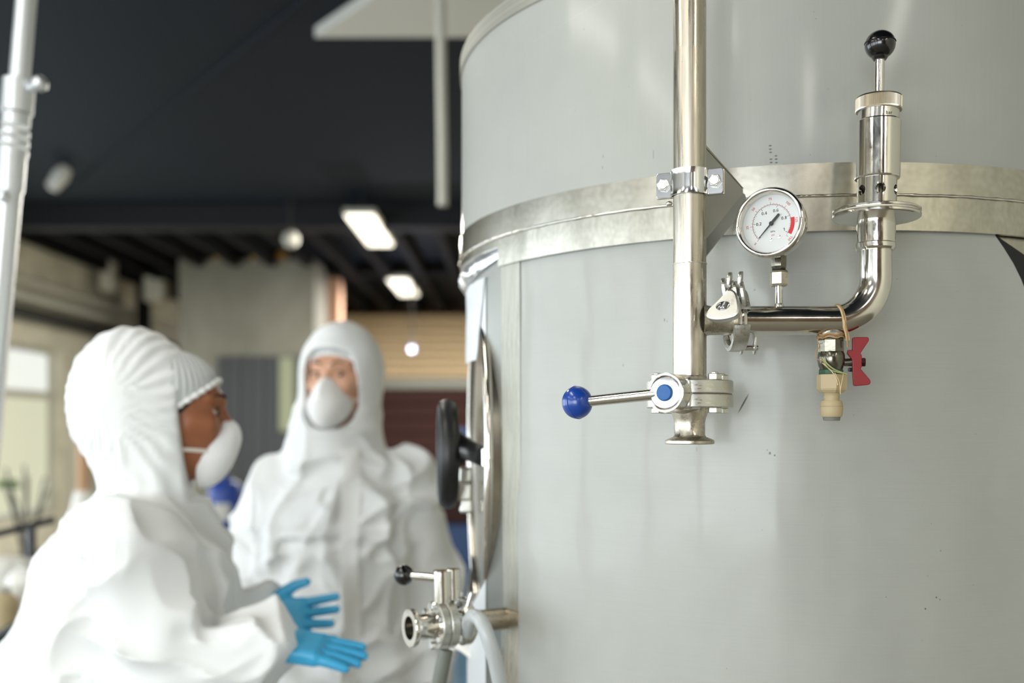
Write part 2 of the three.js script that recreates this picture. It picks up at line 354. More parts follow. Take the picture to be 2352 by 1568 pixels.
[[-1.6, -4.2, 'above the two people'], [-1.6, -0.6, 'over the aisle beside the tank'], [-1.6, 2.2, 'over the aisle behind the viewpoint'], [-3.9, -0.2, 'near the windows beside the aisle'], [-3.9, 2.2, 'near the windows behind the viewpoint'], [0.3, 4.6, 'behind the viewpoint facing the tank'], [2.5, 5.4, 'near the cream wall behind the viewpoint'], [2.5, 2.9, 'beside the cream wall']].forEach(([x, z, where]) => ceilingLight(x, z, 'glowing ceiling light ' + where, 0.32, 1.6));
{ // small round spot lamp on the far shutter
  const p = W(946, 802, 15), t = thing('spot_lamp', 'small round cool white spot lamp before the brown shutter', 'lamp', p);
  mk('lamp_housing', along(lathe([[0, 0], [0.045, 0.01], [0.058, 0.12], [0.055, 0.125], [0, 0.1]], 24), p.clone().add(V(0, 0, -0.12)), V(0, 0, 1)), M.frameMetal, t);
  mk('lamp_glass', along(lathe([[0, 0], [0.052, 0], [0.048, 0.02], [0, 0.03]], 24), p.clone().add(V(0, 0, 0)), V(0, 0, 1)), M.spotGlow, t);
  mk('hanger', rod(p.clone().add(V(0, 0.05, -0.08)), V(p.x, R0.top, p.z - 0.08), 0.012, 8), M.frameMetal, t);
  const l = new THREE.PointLight(0xdfe6ff, 3, 0, 2); l.position.copy(p).add(V(0, 0, 0.1)); l.castShadow = true; scene.add(l);
}
{ // unlit globe under the joists
  const p = W(668, 549, 10.9), t = thing('globe_lamp', 'unlit whitish globe hanging under the dark joists', 'lamp', p);
  mk('globe', new THREE.SphereGeometry(0.09, 20, 14).translate(p.x, p.y, p.z), M.frameWhite, t);
  mk('stem', rod(p.clone().add(V(0, 0.09, 0)), V(p.x, R0.top, p.z), 0.015, 8), M.frameMetal, t);
}
solo('hanging_conduit', 'grey vertical conduit hanging from the ceiling left of the tank', 'conduit', sweep([W(1011, -120, 5).setY(R0.top), W(1013, 150, 5), W(1016, 330, 5), W(1017, 472, 5)], 0.027, 24, 14), M.frameWhite);
{
  const p = W(133, 282, 9.4);
  const t = thing('ceiling_fitting', 'small grey fitting on the dark ceiling beside the chrome stand', 'fitting', V(p.x, R0.top - 0.4, p.z));
  mk('fitting_head', basis(lathe([[0, -0.12], [0.06, -0.1], [0.08, 0.05], [0.05, 0.14], [0, 0.15]], 16), V(p.x, R0.top - 0.16, p.z), V(0.8, -0.6, 0), V(0.6, 0.8, 0), V(0, 0, 1)), M.greyPanel, t);
}

// chrome telescopic stand leaning at the edge of the picture
{
  const d = 2.2, b = W(-165, 2600, d); b.y = 0;
  const top = W(74, -160, d), dir = top.clone().sub(b).normalize(), L = top.distanceTo(b);
  const at = (py) => { const y = W(0, py, d).y; return b.clone().addScaledVector(dir, (y - b.y) / dir.y); };
  const t = thing('light_stand', 'leaning chrome telescopic stand with clamp collars and knob', 'stand', b.clone());
  mk('upper_tube', rod(at(195), top, 0.022, 20), M.standTube, t);
  mk('lower_tube', rod(b.clone().addScaledVector(dir, 0.12), at(430), 0.026, 20), M.standTube, t);
  const col = mk('collar', [rod(at(260), at(185), 0.034, 24), rod(at(290), at(262), 0.03, 24)], M.standTube, t);
  const k0 = at(218), k1 = W(92, 192, d - 0.02);
  mk('knob_shaft', rod(k0, k1, 0.009, 12), M.standTube, col);
  mk('knob', along(lathe([[0, -0.014], [0.013, -0.012], [0.019, 0], [0.013, 0.012], [0, 0.014]], 18), k1, V(0.6, 0.5, 0.3)), M.standTube, col);
  for (const py of [300, 322, 344]) mk('ring', rod(at(py + 14), at(py), 0.031, 22), M.standTube, t);
  mk('lower_collar', rod(at(440), at(352), 0.029, 22), M.standTube, t);
  mk('set_screw', new THREE.SphereGeometry(0.013, 14, 10).translate(...at(458).add(V(0.004, 0, 0.03)).toArray()), M.standTube, t);
  for (let i = 0; i < 3; i++) { const a = i * 2.1 + 0.4, f = b.clone().add(V(Math.cos(a) * 0.42, 0.015, Math.sin(a) * 0.42)); mk('leg', rod(b.clone().addScaledVector(dir, 0.5), f, 0.012, 12), M.standTube, t); }
}

// bench with bottles at the lower left
{
  const t = thing('work_bench', 'dark framed work bench under the bright window', 'bench', V(-2.1, 0, -3.9));
  mk('bench_top', boxb(-3.2, -1.42, 0.78, 0.82, -4.4, -3.3, 0.008), M.greyMetal, t);
  for (const [x, z] of [[-3.15, -4.35], [-1.47, -4.35], [-3.15, -3.35], [-1.47, -3.35]]) mk('leg', boxb(x - 0.03, x + 0.03, 0, 0.78, z - 0.03, z + 0.03, 0.005), M.frameMetal, t);
  const r = thing('bench_rail', 'black guard rail standing on the work bench', 'rail', V(-1.9, 0.821, -3.9));
  const a = W(-60, 1240, 3.9), b = W(125, 1193, 3.9);
  mk('guard_rail', rod(a, b, 0.014, 12), M.dark, r);
  for (const px of [72]) { const p = W(px, 1205, 3.9); mk('rail_post', rod(V(p.x, 0.82, p.z), V(p.x, p.y, p.z), 0.017, 12), M.dark, r); }
  const q = W(-55, 1235, 3.9); mk('rail_post', rod(V(q.x, 0.82, q.z), q, 0.017, 12), M.dark, r);
  mk('brace', rod(W(-30, 1480, 3.4), W(62, 1425, 3.4), 0.02, 10), M.dark, t);
}
function bottle(px, py, d, r, h, label, mat = M.whitePlastic) {
  const p = W(px, py, d); p.y = 0.82;
  const t = thing('plastic_bottle', label, 'bottle', p, 'white bottles on the bench');
  mk('bottle_body', lathe([[0, 0], [r * 0.9, 0], [r, h * 0.04], [r, h * 0.68], [r * 0.8, h * 0.8], [r * 0.42, h * 0.88], [r * 0.42, h * 0.93], [0, h * 0.93]], 24).translate(p.x, p.y, p.z), mat, t);
  mk('cap', lathe([[0, 0], [r * 0.5, 0], [r * 0.5, h * 0.1], [r * 0.45, h * 0.11], [0, h * 0.11]], 20).translate(p.x, p.y + h * 0.9, p.z), M.frameWhite, t);
}
bottle(62, 1400, 3.75, 0.075, 0.24, 'white plastic bottle on the bench, nearest the rail post');
bottle(168, 1390, 3.8, 0.06, 0.26, 'white plastic bottle on the bench, closest to the back of the white suit');
bottle(8, 1420, 3.6, 0.05, 0.16, 'small cream bottle at the bench edge', M.cream);
solo('enamel_bowl', 'white upturned bowl on the bench rail shelf', 'bowl', (() => { const p = W(18, 1300, 4.2); return lathe([[0.1, 0], [0.12, 0.01], [0.105, 0.12], [0.06, 0.19], [0, 0.2]], 24).translate(p.x, 0.82, p.z); })(), M.whitePlastic);
{
  const p = W(190, 1060, 5.2), t = thing('wooden_post', 'pinkish wooden post with white base behind the hooded worker', 'post', V(p.x, 0, p.z));
  mk('post_shaft', rod(V(p.x, 0.85, p.z), W(191, 1012, 5.2), 0.032, 14), M.wood, t);
  mk('post_socket', lathe([[0, 0], [0.05, 0], [0.05, 0.9], [0.09, 0.93], [0.09, 1.0], [0.04, 1.23], [0, 1.23]], 18).translate(p.x, 0, p.z), M.whitePlastic, t);
}
{ // twiggy potted plant before the bright window
  const p = W(60, 1200, 9.5), t = thing('potted_plant', 'thin twiggy plant in front of the bright window', 'plant', V(p.x, 0, p.z));
  mk('pot', lathe([[0, 0], [0.13, 0], [0.17, 0.3], [0.15, 0.3], [0.14, 0.26], [0, 0.26]], 20).translate(p.x, 0, p.z), M.charcoal, t);
  for (let i = 0; i < 6; i++) { const a = i * 1.05, r = 0.15 + 0.1 * rnd(); mk('stem', sweep([V(p.x, 0.2, p.z), V(p.x + r * 0.4 * Math.cos(a), 0.6, p.z + r * 0.4 * Math.sin(a)), V(p.x + r * Math.cos(a), 0.95 + 0.25 * rnd(), p.z + r * Math.sin(a))], 0.012, 8, 6), M.frameMetal, t); }
  for (let i = 0; i < 10; i++) { const q = W(18 + (rnd() - 0.5) * 34, 1112 + (rnd() - 0.5) * 18, 9.5); mk('leaf', new THREE.SphereGeometry(0.05, 8, 6).scale(1, 0.35, 0.7).rotateY(rnd() * 6).translate(q.x, q.y, q.z + (rnd() - 0.5) * 0.1), M.leaf, t); }
  mk('stem', sweep([V(p.x, 0.2, p.z), W(40, 1160, 9.5), W(18, 1112, 9.5)], 0.01, 8, 6), M.frameMetal, t);
}
{ // side table with blue jug
  const x = W(519, 0, 6.4).x, t = thing('side_table', 'small grey metal side table behind the white coveralls', 'table', V(x, 0, -6.4));
  mk('table_top', boxb(x - 0.3, x + 0.4, 0.88, 0.91, -6.65, -6.15, 0.005), M.greyMetal, t);
  for (const i of [-0.27, 0.37]) for (const j of [-6.62, -6.18]) mk('leg', boxb(x + i - 0.02, x + i + 0.02, 0, 0.88, j - 0.02, j + 0.02, 0.004), M.frameMetal, t);
  const g = thing('blue_jug', 'deep blue jug with a pale label on the side table', 'jug', V(x, 0.911, -6.4));
  mk('jug_body', lathe([[0, 0], [0.1, 0], [0.112, 0.015], [0.112, 0.24], [0.1, 0.28], [0.05, 0.315], [0, 0.315]], 32, 0.8).translate(x, 0.911, -6.4), M.bluePlastic, g);
  mk('jug_cap', lathe([[0, 0], [0.035, 0], [0.035, 0.03], [0.03, 0.035], [0, 0.035]], 20).translate(x, 1.215, -6.4), M.bluePlastic, g);
  mk('jug_label', slab(10, 2, (u, v, s2) => { const a = lerp(-0.5, 0.5, u), rr = s2 ? 0.1115 : 0.1135; return V(x + Math.sin(a) * rr, 0.911 + lerp(0.06, 0.17, v), -6.4 + Math.cos(a) * rr); }), M.greyPanel, g, 'pale label');
}
{ // stacked locker and crate at the tank side
  const d = 6.6, x0 = W(1000, 0, d).x, x1 = W(1110, 0, d).x, y = W(0, 1205, d).y, y2 = W(0, 1140, d).y;
  const t = thing('steel_locker', 'steel blue low locker between the facing worker and tank', 'locker', V((x0 + x1) / 2, 0, -d));
  mk('locker_body', boxb(x0, x1, 0, y, -d - 0.45, -d, 0.01), M.steelBlue, t);
  mk('locker_door', boxb(x0 + 0.015, x1 - 0.015, 0.04, y - 0.02, -d + 0.001, -d + 0.016, 0.004), M.steelBlue, t);
  mk('handle', boxb(x0 + 0.04, x0 + 0.055, y - 0.35, y - 0.22, -d + 0.016, -d + 0.035, 0.004), M.frameMetal, t);
  solo('red_crate', 'dark red crate on the steel blue locker', 'crate', boxb(x0 + 0.02, x1 - 0.02, y + 0.001, y2, -d - 0.4, -d - 0.02, 0.012), M.redBrown);
}
solo('blue_sign', 'small blue plate on the dark red gate behind the handwheel', 'sign', boxb(W(1046, 0, 19.5).x, W(1092, 0, 19.5).x, W(0, 1012, 19.5).y, W(0, 983, 19.5).y, -19.6, -19.57, 0.005), M.steelBlue);
solo('pale_blue_drum', 'pale blue drum beneath the tank manway', 'drum', (() => { const p = W(1135, 1410, 2.9); return lathe([[0, 0], [0.12, 0], [0.13, 0.03], [0.13, p.y - 0.04], [0.12, p.y], [0, p.y]], 28).translate(p.x, 0, p.z); })(), M.lightBlue);

// ------------------------------------------------------------------ the tank
const TC = V(0.4518, 0, -1.7825), R_BAND = 0.5438, R_UP = 0.5405, R_LOW = 0.53, R_FILM = 0.5345;
const tp = (phi, y, r) => V(TC.x + Math.sin(phi) * r, EYE_Y + y, TC.z + Math.cos(phi) * r);
function phiAt(px, r) {            // where the sight line at column px meets the cylinder of radius r
  const k = (px - 1176) / FOCAL, a = k * k + 1, b = -2 * (k * TC.x - TC.z), c = TC.x * TC.x + TC.z * TC.z - r * r;
  const d = (-b - Math.sqrt(Math.max(0, b * b - 4 * a * c))) / (2 * a);
  return Math.atan2(k * d - TC.x, -d - TC.z);
}
function onTank(px, py, r) { const phi = phiAt(px, r), q = tp(phi, 0, r), d = -q.z; return { phi, y: (HORIZON - py) / FOCAL * d, d }; }
const RAD = Math.PI / 180;
function cylSlab(r, t, phi0, phi1, y0, y1, nu, nv, off) {   // curved plate; bounds may be functions of v or u
  return slab(nu, nv, (u, v, s) => {
    const yy = lerp(typeof y0 === 'function' ? y0(u) : y0, typeof y1 === 'function' ? y1(u) : y1, v);
    const p0 = typeof phi0 === 'function' ? phi0(yy) : phi0, p1 = typeof phi1 === 'function' ? phi1(yy) : phi1;
    return tp(lerp(p0, p1, u), yy, r - (s ? t : 0) + (off ? off(u, v) : 0));
  });
}
// print and scuffs of a film sheet: marks given as [px, py, w px, h px, darkness] over the sheet's own arc and height
function filmTexture(r, p0, p1, y0, y1, w, h, marks, horizontal) {
  const list = marks.map(([px, py, mw, mh, k, slope = 0]) => { const q = onTank(px, py, r), s = 2300 / q.d; return { u: (q.phi - p0) / (p1 - p0), v: (q.y - y0) / (y1 - y0), w: mw / s / ((p1 - p0) * r), h: mh / s / (y1 - y0), k, slope }; });
  const t = tex(w, h, (u, v) => {
    const x = u * (p1 - p0) * r * 10, y = v * (y1 - y0) * 10;
    let n = N(x * 0.7, y * 0.7, 3) * 0.012 + N(x * 3, y * 3, 7) * 0.006;
    n += horizontal ? N(x * 0.8, y * 42, 5) * 0.006 + N(x * 2, y * 90, 8) * 0.006 : N(x * 40, y * 0.7, 5) * 0.006;
    const sp = N(x * 9, y * 9, 11) + 0.5 * N(x * 23, y * 23, 2); if (sp > 1.0) n -= (sp - 1.0) * 0.4;
    return [0.655 + n, 0.66 + n, 0.635 + n];
  });
  const d = t.image.data;
  for (const m of list) {
    const cx = m.u * w, cy = m.v * h, rw = Math.max(0.7, m.w * w / 2), rh = Math.max(0.7, m.h * h / 2);
    const reach = rw + Math.abs(m.slope) * rh + 1;
    for (let y = Math.floor(cy - rh - 1); y <= cy + rh + 1; y++) for (let x = Math.floor(cx - reach); x <= cx + reach; x++) {
      if (x < 0 || y < 0 || x >= w || y >= h) continue;
      const dy = (y - cy) / rh, dx = (x - cx - m.slope * (y - cy)) / rw, f = clamp(1.25 - dx * dx - dy * dy, 0, 1) * m.k;
      for (let c = 0; c < 3; c++) d[(y * w + x) * 4 + c] = clamp(d[(y * w + x) * 4 + c] * (1 - f), 0, 255);
    }
  }
  t.wrapS = t.wrapT = THREE.ClampToEdgeWrapping; t.needsUpdate = true;
  return t;
}
const tank = thing('brewing_tank', 'large upright stainless tank wrapped in pale protective film', 'tank', V(TC.x, 0, TC.z));
const Y_RIM0 = 0.612, Y_RIM1 = 0.640, Y_TOP = 0.3302, Y_WELD = 0.2898, Y_BOT = 0.2462, Y_BASE = -0.93;
{
  const specks = (n, x0, x1, y0, y1) => Array.from({ length: n }, () => [lerp(x0, x1, rnd()), lerp(y0, y1, rnd()), 1 + rnd() * 2.5, 1 + rnd() * 2.5, 0.08 + rnd() * 0.3]);
  const dashes = []; for (const x of [1768, 1780]) for (let i = 0; i < 7; i++) if (rnd() > 0.2) dashes.push([x + i * 0.4, 322 + i * 7.5, 7, 3, 0.55]);
  const upMarks = [...dashes, [1385, 355, 2, 10, 0.25], [1500, 350, 2, 20, 0.25], [1383, 380, 2, 8, 0.3], ...specks(10, 1150, 2330, 20, 360)];
  for (let i = 0; i < 26; i++) upMarks.push([1225 + i * 6.6, 100 - i * 3.9, 8, 2, -0.06]);
  const p0 = -105 * RAD, p1 = 75 * RAD;
  const upTex = filmTexture(R_UP, p0, p1, Y_TOP, Y_RIM0, 2048, 384, upMarks, false);
  const filmMat = (map) => phys({ color: 0xffffff, map, metalness: 0.12, roughness: 0.5, clearcoat: 0.32, clearcoatRoughness: 0.12 });
  mk('upper_film', cylSlab(R_UP, 0.001, p0, p1, Y_TOP - 0.004, Y_RIM0 + 0.004, 160, 2), filmMat(upTex), tank, 'pale film over the upper shell');
  mk('upper_shell', cylSlab(R_UP - 0.0015, 0.003, -180 * RAD, 180 * RAD, Y_TOP - 0.01, Y_RIM0 + 0.01, 160, 1), M.satin, tank);
  mk('top_rim', cylSlab(R_UP + 0.003, 0.006, -180 * RAD, 180 * RAD, Y_RIM0, Y_RIM1, 160, 1, (u, v) => 0), M.dullSheet, tank);
  mk('top_dome', lathe([[0.54, 0.636], [0.53, 0.65], [0.4, 0.71], [0.2, 0.75], [0, 0.765]], 96, 0.8).translate(TC.x, EYE_Y, TC.z), M.satin, tank);
  // belt: upper strip, weld bead, lower strip
  mk('belt_strip', cylSlab(R_BAND, 0.006, -180 * RAD, 180 * RAD, Y_WELD, Y_TOP, 200, 1, (u) => 0.0006 * N(u * 40, 1, 1)), M.satin, tank, 'upper strip of the steel belt');
  const strapP0 = phiAt(1160, R_LOW), strapP1 = phiAt(1202, R_LOW);
  mk('belt_strip', cylSlab(R_BAND - 0.0012, 0.006, strapP0, 170 * RAD, Y_BOT, Y_WELD, 180, 1, (u) => 0.0012 * N(u * 50, 3, 1)), M.satin, tank, 'lower strip of the steel belt');
  mk('belt_strip', cylSlab(R_BAND - 0.001, 0.006, -150 * RAD, strapP0, 0.2755, Y_WELD, 60, 1, (u) => 0.0008 * N(u * 20, 5, 1)), M.satin, tank, 'cut short strip of the belt above the manway');
  const bead = []; for (let i = 0; i <= 520; i++) { const a = lerp(-178, 178, i / 520) * RAD; bead.push(tp(a, Y_WELD + 0.0006 * N(i * 0.21, 0, 0), R_BAND - 0.0004)); }
  mk('weld_bead', sweep(bead, (t) => 0.0018 + 0.0009 * N(t * 260, 0, 0), 900, 8), M.polished, tank);
  // crumpled foil lip tucked under the cut belt, left of the strap
  mk('foil_lip', slab(90, 14, (u, v, s) => {
    const phi = lerp(-125 * RAD, strapP0 - 0.01, u), y = lerp(0.278, 0.236, v), bulge = Math.sin(Math.PI * Math.min(1, v * 1.1)) * 0.009;
    const c = 0.0035 * N(u * 26, v * 2.5, 2) + 0.002 * N(u * 60, v * 5, 7);
    const fade = clamp((1 - u) * 4, 0, 1);
    return tp(phi, y + (1 - fade) * (0.278 - y) * 0.55, R_LOW + 0.005 + bulge * fade + c * fade - (s ? 0.0012 : 0) - (v > 0.92 ? 0.006 : 0));
  }), std({ color: 0xd8dadd, metalness: 0.9, roughness: 0.3 }), tank, 'crumpled foil lip');
  // lower shell: main sector, and the sector with the oval manway opening
  const pc = phiAt(1155, R_LOW) - Math.asin(0.2 / R_LOW), half = 25.5 * RAD;
  mk('lower_shell', cylSlab(R_LOW, 0.004, pc + half, pc - half + 2 * Math.PI, Y_BASE, Y_TOP, 150, 1), M.satin, tank);
  const mc = -0.045, ha = R_LOW * Math.asin(0.2 / R_LOW), hb = 0.258;
  const oval = (a, k = 1) => [Math.cos(a) * ha * k, Math.sin(a) * hb * k];
  const frame = (a) => { const c = Math.cos(a), s = Math.sin(a), hw = R_LOW * half, up = Y_TOP - mc, dn = mc - Y_BASE, k = Math.min(hw / Math.max(1e-6, Math.abs(c)), (s > 0 ? up : dn) / Math.max(1e-6, Math.abs(s))); return [c * k, s * k]; };
  mk('manway_shell', slab(120, 8, (u, v, sd) => { const a = u * Math.PI * 2, o = oval(a), f = frame(a), s = lerp(f[0], o[0], v), y = lerp(f[1], o[1], v); return tp(pc + s / R_LOW, mc + y, R_LOW - (sd ? 0.004 : 0)); }), M.shellGrey, tank, 'bare shell round the manway');
  mk('film_flap', slab(14, 20, (u, v, s) => { const y = lerp(0.112, 0.24, v), px = lerp(1072, lerp(1100, 1117, v), u), phi = phiAt(Math.max(px, 1075), R_LOW); return tp(phi - (px < 1075 ? 0.1 : 0), y, R_LOW + 0.003 + 0.002 * (1 - v) + 0.001 * N(u * 3, v * 4, 6) - (s ? 0.0008 : 0)); }), phys({ color: 0xd8dce0, metalness: 0.1, roughness: 0.45 }), tank, 'loose film flap hanging over the manway');
  mk('side_film', slab(120, 8, (u, v, sd) => { const a = u * Math.PI * 2, o = oval(a), f = frame(a), s = Math.min(lerp(f[0], o[0], v), 0.53 * (phiAt(1117, R_LOW) - pc)), y = lerp(f[1], o[1], v); return tp(pc + s / R_LOW, mc + Math.min(y, 0.2855), R_LOW + 0.0014 - (sd ? 0.0008 : 0)); }), phys({ color: 0xe6e9ec, metalness: 0.15, roughness: 0.4 }), tank, 'film on the far flank of the manway');
  // strap between manway and film
  mk('shell_strap', cylSlab(R_LOW + 0.003, 0.003, strapP0, strapP1, W(0, 1395, 1.52).y - EYE_Y, Y_BOT + 0.012, 6, 1, (u, v) => (v > 0.95 ? 0.004 : 0)), M.dullSheet, tank, 'bright vertical steel strap');
  mk('shell_strap', cylSlab(R_LOW + 0.003, 0.003, strapP0 - 0.012, strapP1 - 0.01, Y_BASE, W(0, 1398, 1.52).y - EYE_Y, 6, 1), M.steel, tank, 'lower part of the vertical strap');
  // protective film on the lower shell with a lifted, curved edge at the far side
  const edge = [[2280, 535], [2300, 566], [2320, 606], [2338, 655], [2349, 710], [2357, 790], [2362, 1000], [2364, 1600], [2364, 2600]].map(([x, y]) => onTank(x, y, R_FILM));
  const edgePhi = (y) => { for (let i = 1; i < edge.length; i++) if (y > edge[i].y) { const a = edge[i - 1], b = edge[i]; return lerp(a.phi, b.phi, clamp((a.y - y) / (a.y - b.y), 0, 1)); } return edge.at(-1).phi; };
  const f0 = strapP1 - 0.012;
  const lowMarks = [[1707, 927, 4, 44, 0.75, 0.85], [1768, 1041, 5, 7, 0.5], [1779, 1046, 4, 4, 0.6], [1762, 1034, 3, 3, 0.4], [1733, 666, 5, 5, 0.22], [1431, 839, 4, 8, 0.16], [1526, 735, 3, 8, 0.35], [1532, 738, 2, 4, 0.4], [2125, 1398, 4, 4, 0.7], [2150, 1372, 4, 4, 0.6], [2158, 1377, 3, 3, 0.5], [2160, 1265, 3, 3, 0.4], [1600, 1032, 3, 12, 0.12], ...specks(22, 1230, 2340, 600, 1560)];
  const lt = filmTexture(R_FILM, f0, edge.at(-1).phi, Y_BASE, Y_BOT, 2048, 2048, lowMarks, true);
  const lowFilm = mk('lower_film', slab(150, 60, (u, v, s) => {
    const y = lerp(Y_BASE, Y_BOT + 0.004, v), phi = lerp(f0, edgePhi(y), u), lift = 0.012 * Math.pow(clamp((u - 0.9) / 0.1, 0, 1), 2) * clamp((y + 0.5) * 2, 0, 1) * clamp((Y_BOT - y) * 12, 0, 1);
    const wav = 0.0011 * N(u * 9, y * 5, 4) + 0.0004 * N(u * 30, y * 14, 9);
    return tp(phi, y, R_FILM + wav + lift - (s ? 0.0008 : 0));
  }), filmMat(lt), tank, 'pale film over the lower shell with a torn curved edge');
  { // film uv follows the arc and height, not the slanted edge
    const p = lowFilm.geometry.attributes.position, uv = lowFilm.geometry.attributes.uv, pEnd = edge.at(-1).phi;
    for (let i = 0; i < p.count; i++) { const phi = Math.atan2(p.getX(i), p.getZ(i)), y = p.getY(i) - EYE_Y; uv.setXY(i, (phi - f0) / (pEnd - f0), (y - Y_BASE) / (Y_BOT - Y_BASE)); }
  }
  // black insulation showing behind the torn edge, its top edge slanted
  const q0 = onTank(2268, 528, R_LOW + 0.001), q1 = onTank(2352, 588, R_LOW + 0.001);
  const slopeY = (q1.y - q0.y) / (q1.phi - q0.phi), pEnd = q0.phi + 40 * RAD;
  mk('insulation_sheet', cylSlab(R_LOW + 0.0014, 0.001, q0.phi, pEnd, Y_BASE, (u) => q0.y + slopeY * (pEnd - q0.phi) * u * (1 - 0.35 * u), 40, 6), std({ color: 0x0c0b0b, roughness: 0.55 }), tank, 'black insulation behind the torn film');
  // dished bottom, legs
  mk('tank_bottom', lathe([[0.53, Y_BASE], [0.5, Y_BASE - 0.05], [0.3, Y_BASE - 0.15], [0, Y_BASE - 0.19]], 64, 0.8).translate(TC.x, EYE_Y, TC.z), M.satin, tank);
  for (const a of [20, 110, 200, 290]) { const p = tp(a * RAD, 0, 0.46); mk('tank_leg', rod(V(p.x, 0, p.z), V(p.x, EYE_Y + Y_BASE - 0.02, p.z), 0.03, 20), M.steel, tank); }
  // manway: collar, door, handwheel
  const n = V(Math.sin(pc), 0, Math.cos(pc)), t = V(Math.cos(pc), 0, -Math.sin(pc)), base = V(TC.x, EYE_Y + mc, TC.z), RP = 0.505;
  const mp = (s, y, r) => base.clone().addScaledVector(n, r).addScaledVector(t, s).add(V(0, y, 0));
  const collar = slab(100, 6, (u, v, sd) => {
    const a = u * Math.PI * 2, o = oval(a), c = tp(pc + o[0] / R_LOW, mc + o[1], R_LOW), e = mp(Math.cos(a) * 0.2, Math.sin(a) * hb, RP + 0.006);
    const q = c.clone().lerp(e, v), inward = mp(0, 0, 0.5).sub(q); inward.addScaledVector(n, -inward.dot(n)).normalize();
    return q.addScaledVector(inward, sd ? 0.008 : 0);
  });
  mk('manway_collar', collar, M.satin, tank);
  const ringPts = Array.from({ length: 72 }, (_, i) => mp(Math.cos(i / 72 * 6.28319) * 0.198, Math.sin(i / 72 * 6.28319) * (hb - 0.002), RP + 0.007));
  mk('manway_rim', sweep(ringPts, 0.0075, 144, 10, { closed: true }), M.polished, tank);
  const door = mk('manway_door', slab(72, 8, (u, v, sd) => { const a = u * Math.PI * 2; return mp(Math.cos(a) * 0.19 * v, Math.sin(a) * 0.248 * v, RP + 0.004 + 0.006 * (1 - v * v) - (sd ? 0.006 : 0)); }), M.satin, tank);
  const hc = mp(0, 0.002, 0.566);
  const wheelPts = Array.from({ length: 48 }, (_, i) => hc.clone().addScaledVector(t, Math.cos(i / 48 * 6.28319) * 0.082).add(V(0, Math.sin(i / 48 * 6.28319) * 0.082, 0)));
  const wheelG = new THREE.TorusGeometry(0.082, 0.012, 18, 64).scale(1, 1, 1.35);
  basis(wheelG, hc, t, V(0, 1, 0), n);
  mk('handwheel', [wheelG, ...[0.5, 2.6, 4.7].map((a) => rod(hc.clone().addScaledVector(n, -0.012), hc.clone().addScaledVector(t, Math.cos(a) * 0.08).add(V(0, Math.sin(a) * 0.08, 0)), 0.009, 12)), along(cyl(0.02, 0.04, 24, 0.003), hc.clone().addScaledVector(n, -0.03), n)], M.wheelBlack, door, 'black handwheel');
  mk('spindle', rod(mp(0, 0.002, RP), hc, 0.011, 16), M.polished, door);
  const armEnd = W(1108, 1048, 1.6);
  mk('clamp_arm', sweep([hc.clone().addScaledVector(n, -0.014).add(V(0, 0.022, 0)), hc.clone().addScaledVector(n, -0.03).addScaledVector(t, 0.05).add(V(0, 0.01, 0)), armEnd], (k) => lerp(0.02, 0.016, k), 20, 14, { flat: 0.8 }), M.wheelBlack, door, 'black clamp arm');
  const nutP = W(1117, 1075, 1.585);
  mk('clamp_nut', lathe([[0, 0], [0.006, 0], [0.0085, 0.004], [0.0085, 0.03], [0.006, 0.035], [0, 0.036]], 20).translate(nutP.x, nutP.y, nutP.z), M.chrome, door);
  for (const [px, py, r] of [[1068, 1090, 0.012], [1066, 1128, 0.015], [1070, 1160, 0.012]]) { const p = W(px, py, 1.72); mk('hinge_block', new RoundedBoxGeometry(r * 1.8, r * 2.2, r * 1.8, 2, r * 0.4).translate(p.x, p.y, p.z), M.cast, door); }
}
// ------------------------------------------------------------------ fittings on the tank face
const D = 1.153, PX = D / FOCAL;
const pipeX = W(1584, 0, D).x, PIPE = V(pipeX, 0, -D);
const radial = V(PIPE.x - TC.x, 0, PIPE.z - TC.z).normalize(), tang = V(radial.z, 0, -radial.x);
const yAt = (py, d = D) => W(0, py, d).y;
{ // standpipe with branch tee
  const t = thing('standpipe', 'vertical stainless standpipe with a side tee before the tank', 'pipe', V(PIPE.x, yAt(872), PIPE.z));
  const top = V(PIPE.x, EYE_Y + 0.72, PIPE.z), over = V(TC.x - 0.1, 0, TC.z + 0.15);
  mk('pipe_tube', [rod(V(PIPE.x, yAt(608), PIPE.z), V(PIPE.x, EYE_Y + 0.68, PIPE.z), 0.01885, 48), sweep([V(PIPE.x, EYE_Y + 0.67, PIPE.z), V(PIPE.x, EYE_Y + 0.75, PIPE.z), V(lerp(PIPE.x, over.x, 0.2), EYE_Y + 0.82, lerp(PIPE.z, over.z, 0.2)), V(lerp(PIPE.x, over.x, 0.8), EYE_Y + 0.84, lerp(PIPE.z, over.z, 0.8)), V(over.x, EYE_Y + 0.8, over.z), V(over.x, EYE_Y + 0.735, over.z)], 0.01885, 60, 32)], M.steel, t);
  mk('tee_run', rod(V(PIPE.x, yAt(872), PIPE.z), V(PIPE.x, yAt(607), PIPE.z), 0.0192, 48), M.steel, t);
  mk('weld_bead', sweep(Array.from({ length: 40 }, (_, i) => V(PIPE.x + Math.cos(i / 40 * 6.28319) * 0.0191, yAt(607), PIPE.z + Math.sin(i / 40 * 6.28319) * 0.0191)), (k) => 0.0006 + 0.0002 * Math.sin(k * 200), 120, 6, { closed: true }), M.cast, t);
  const by = yAt(736), prof = [[0.0205, 0.0135], [0.0185, 0.0175], [0.0174, 0.0205], [0.0168, 0.0235], [0.0166, 0.045], [0.0172, 0.047], [0.0262, 0.05], [0.0265, 0.053], [0.0, 0.053]];
  mk('tee_branch', along(lathe(prof, 40, 0.7), V(PIPE.x, by, PIPE.z), V(1, 0, 0)), M.steel, t);
}
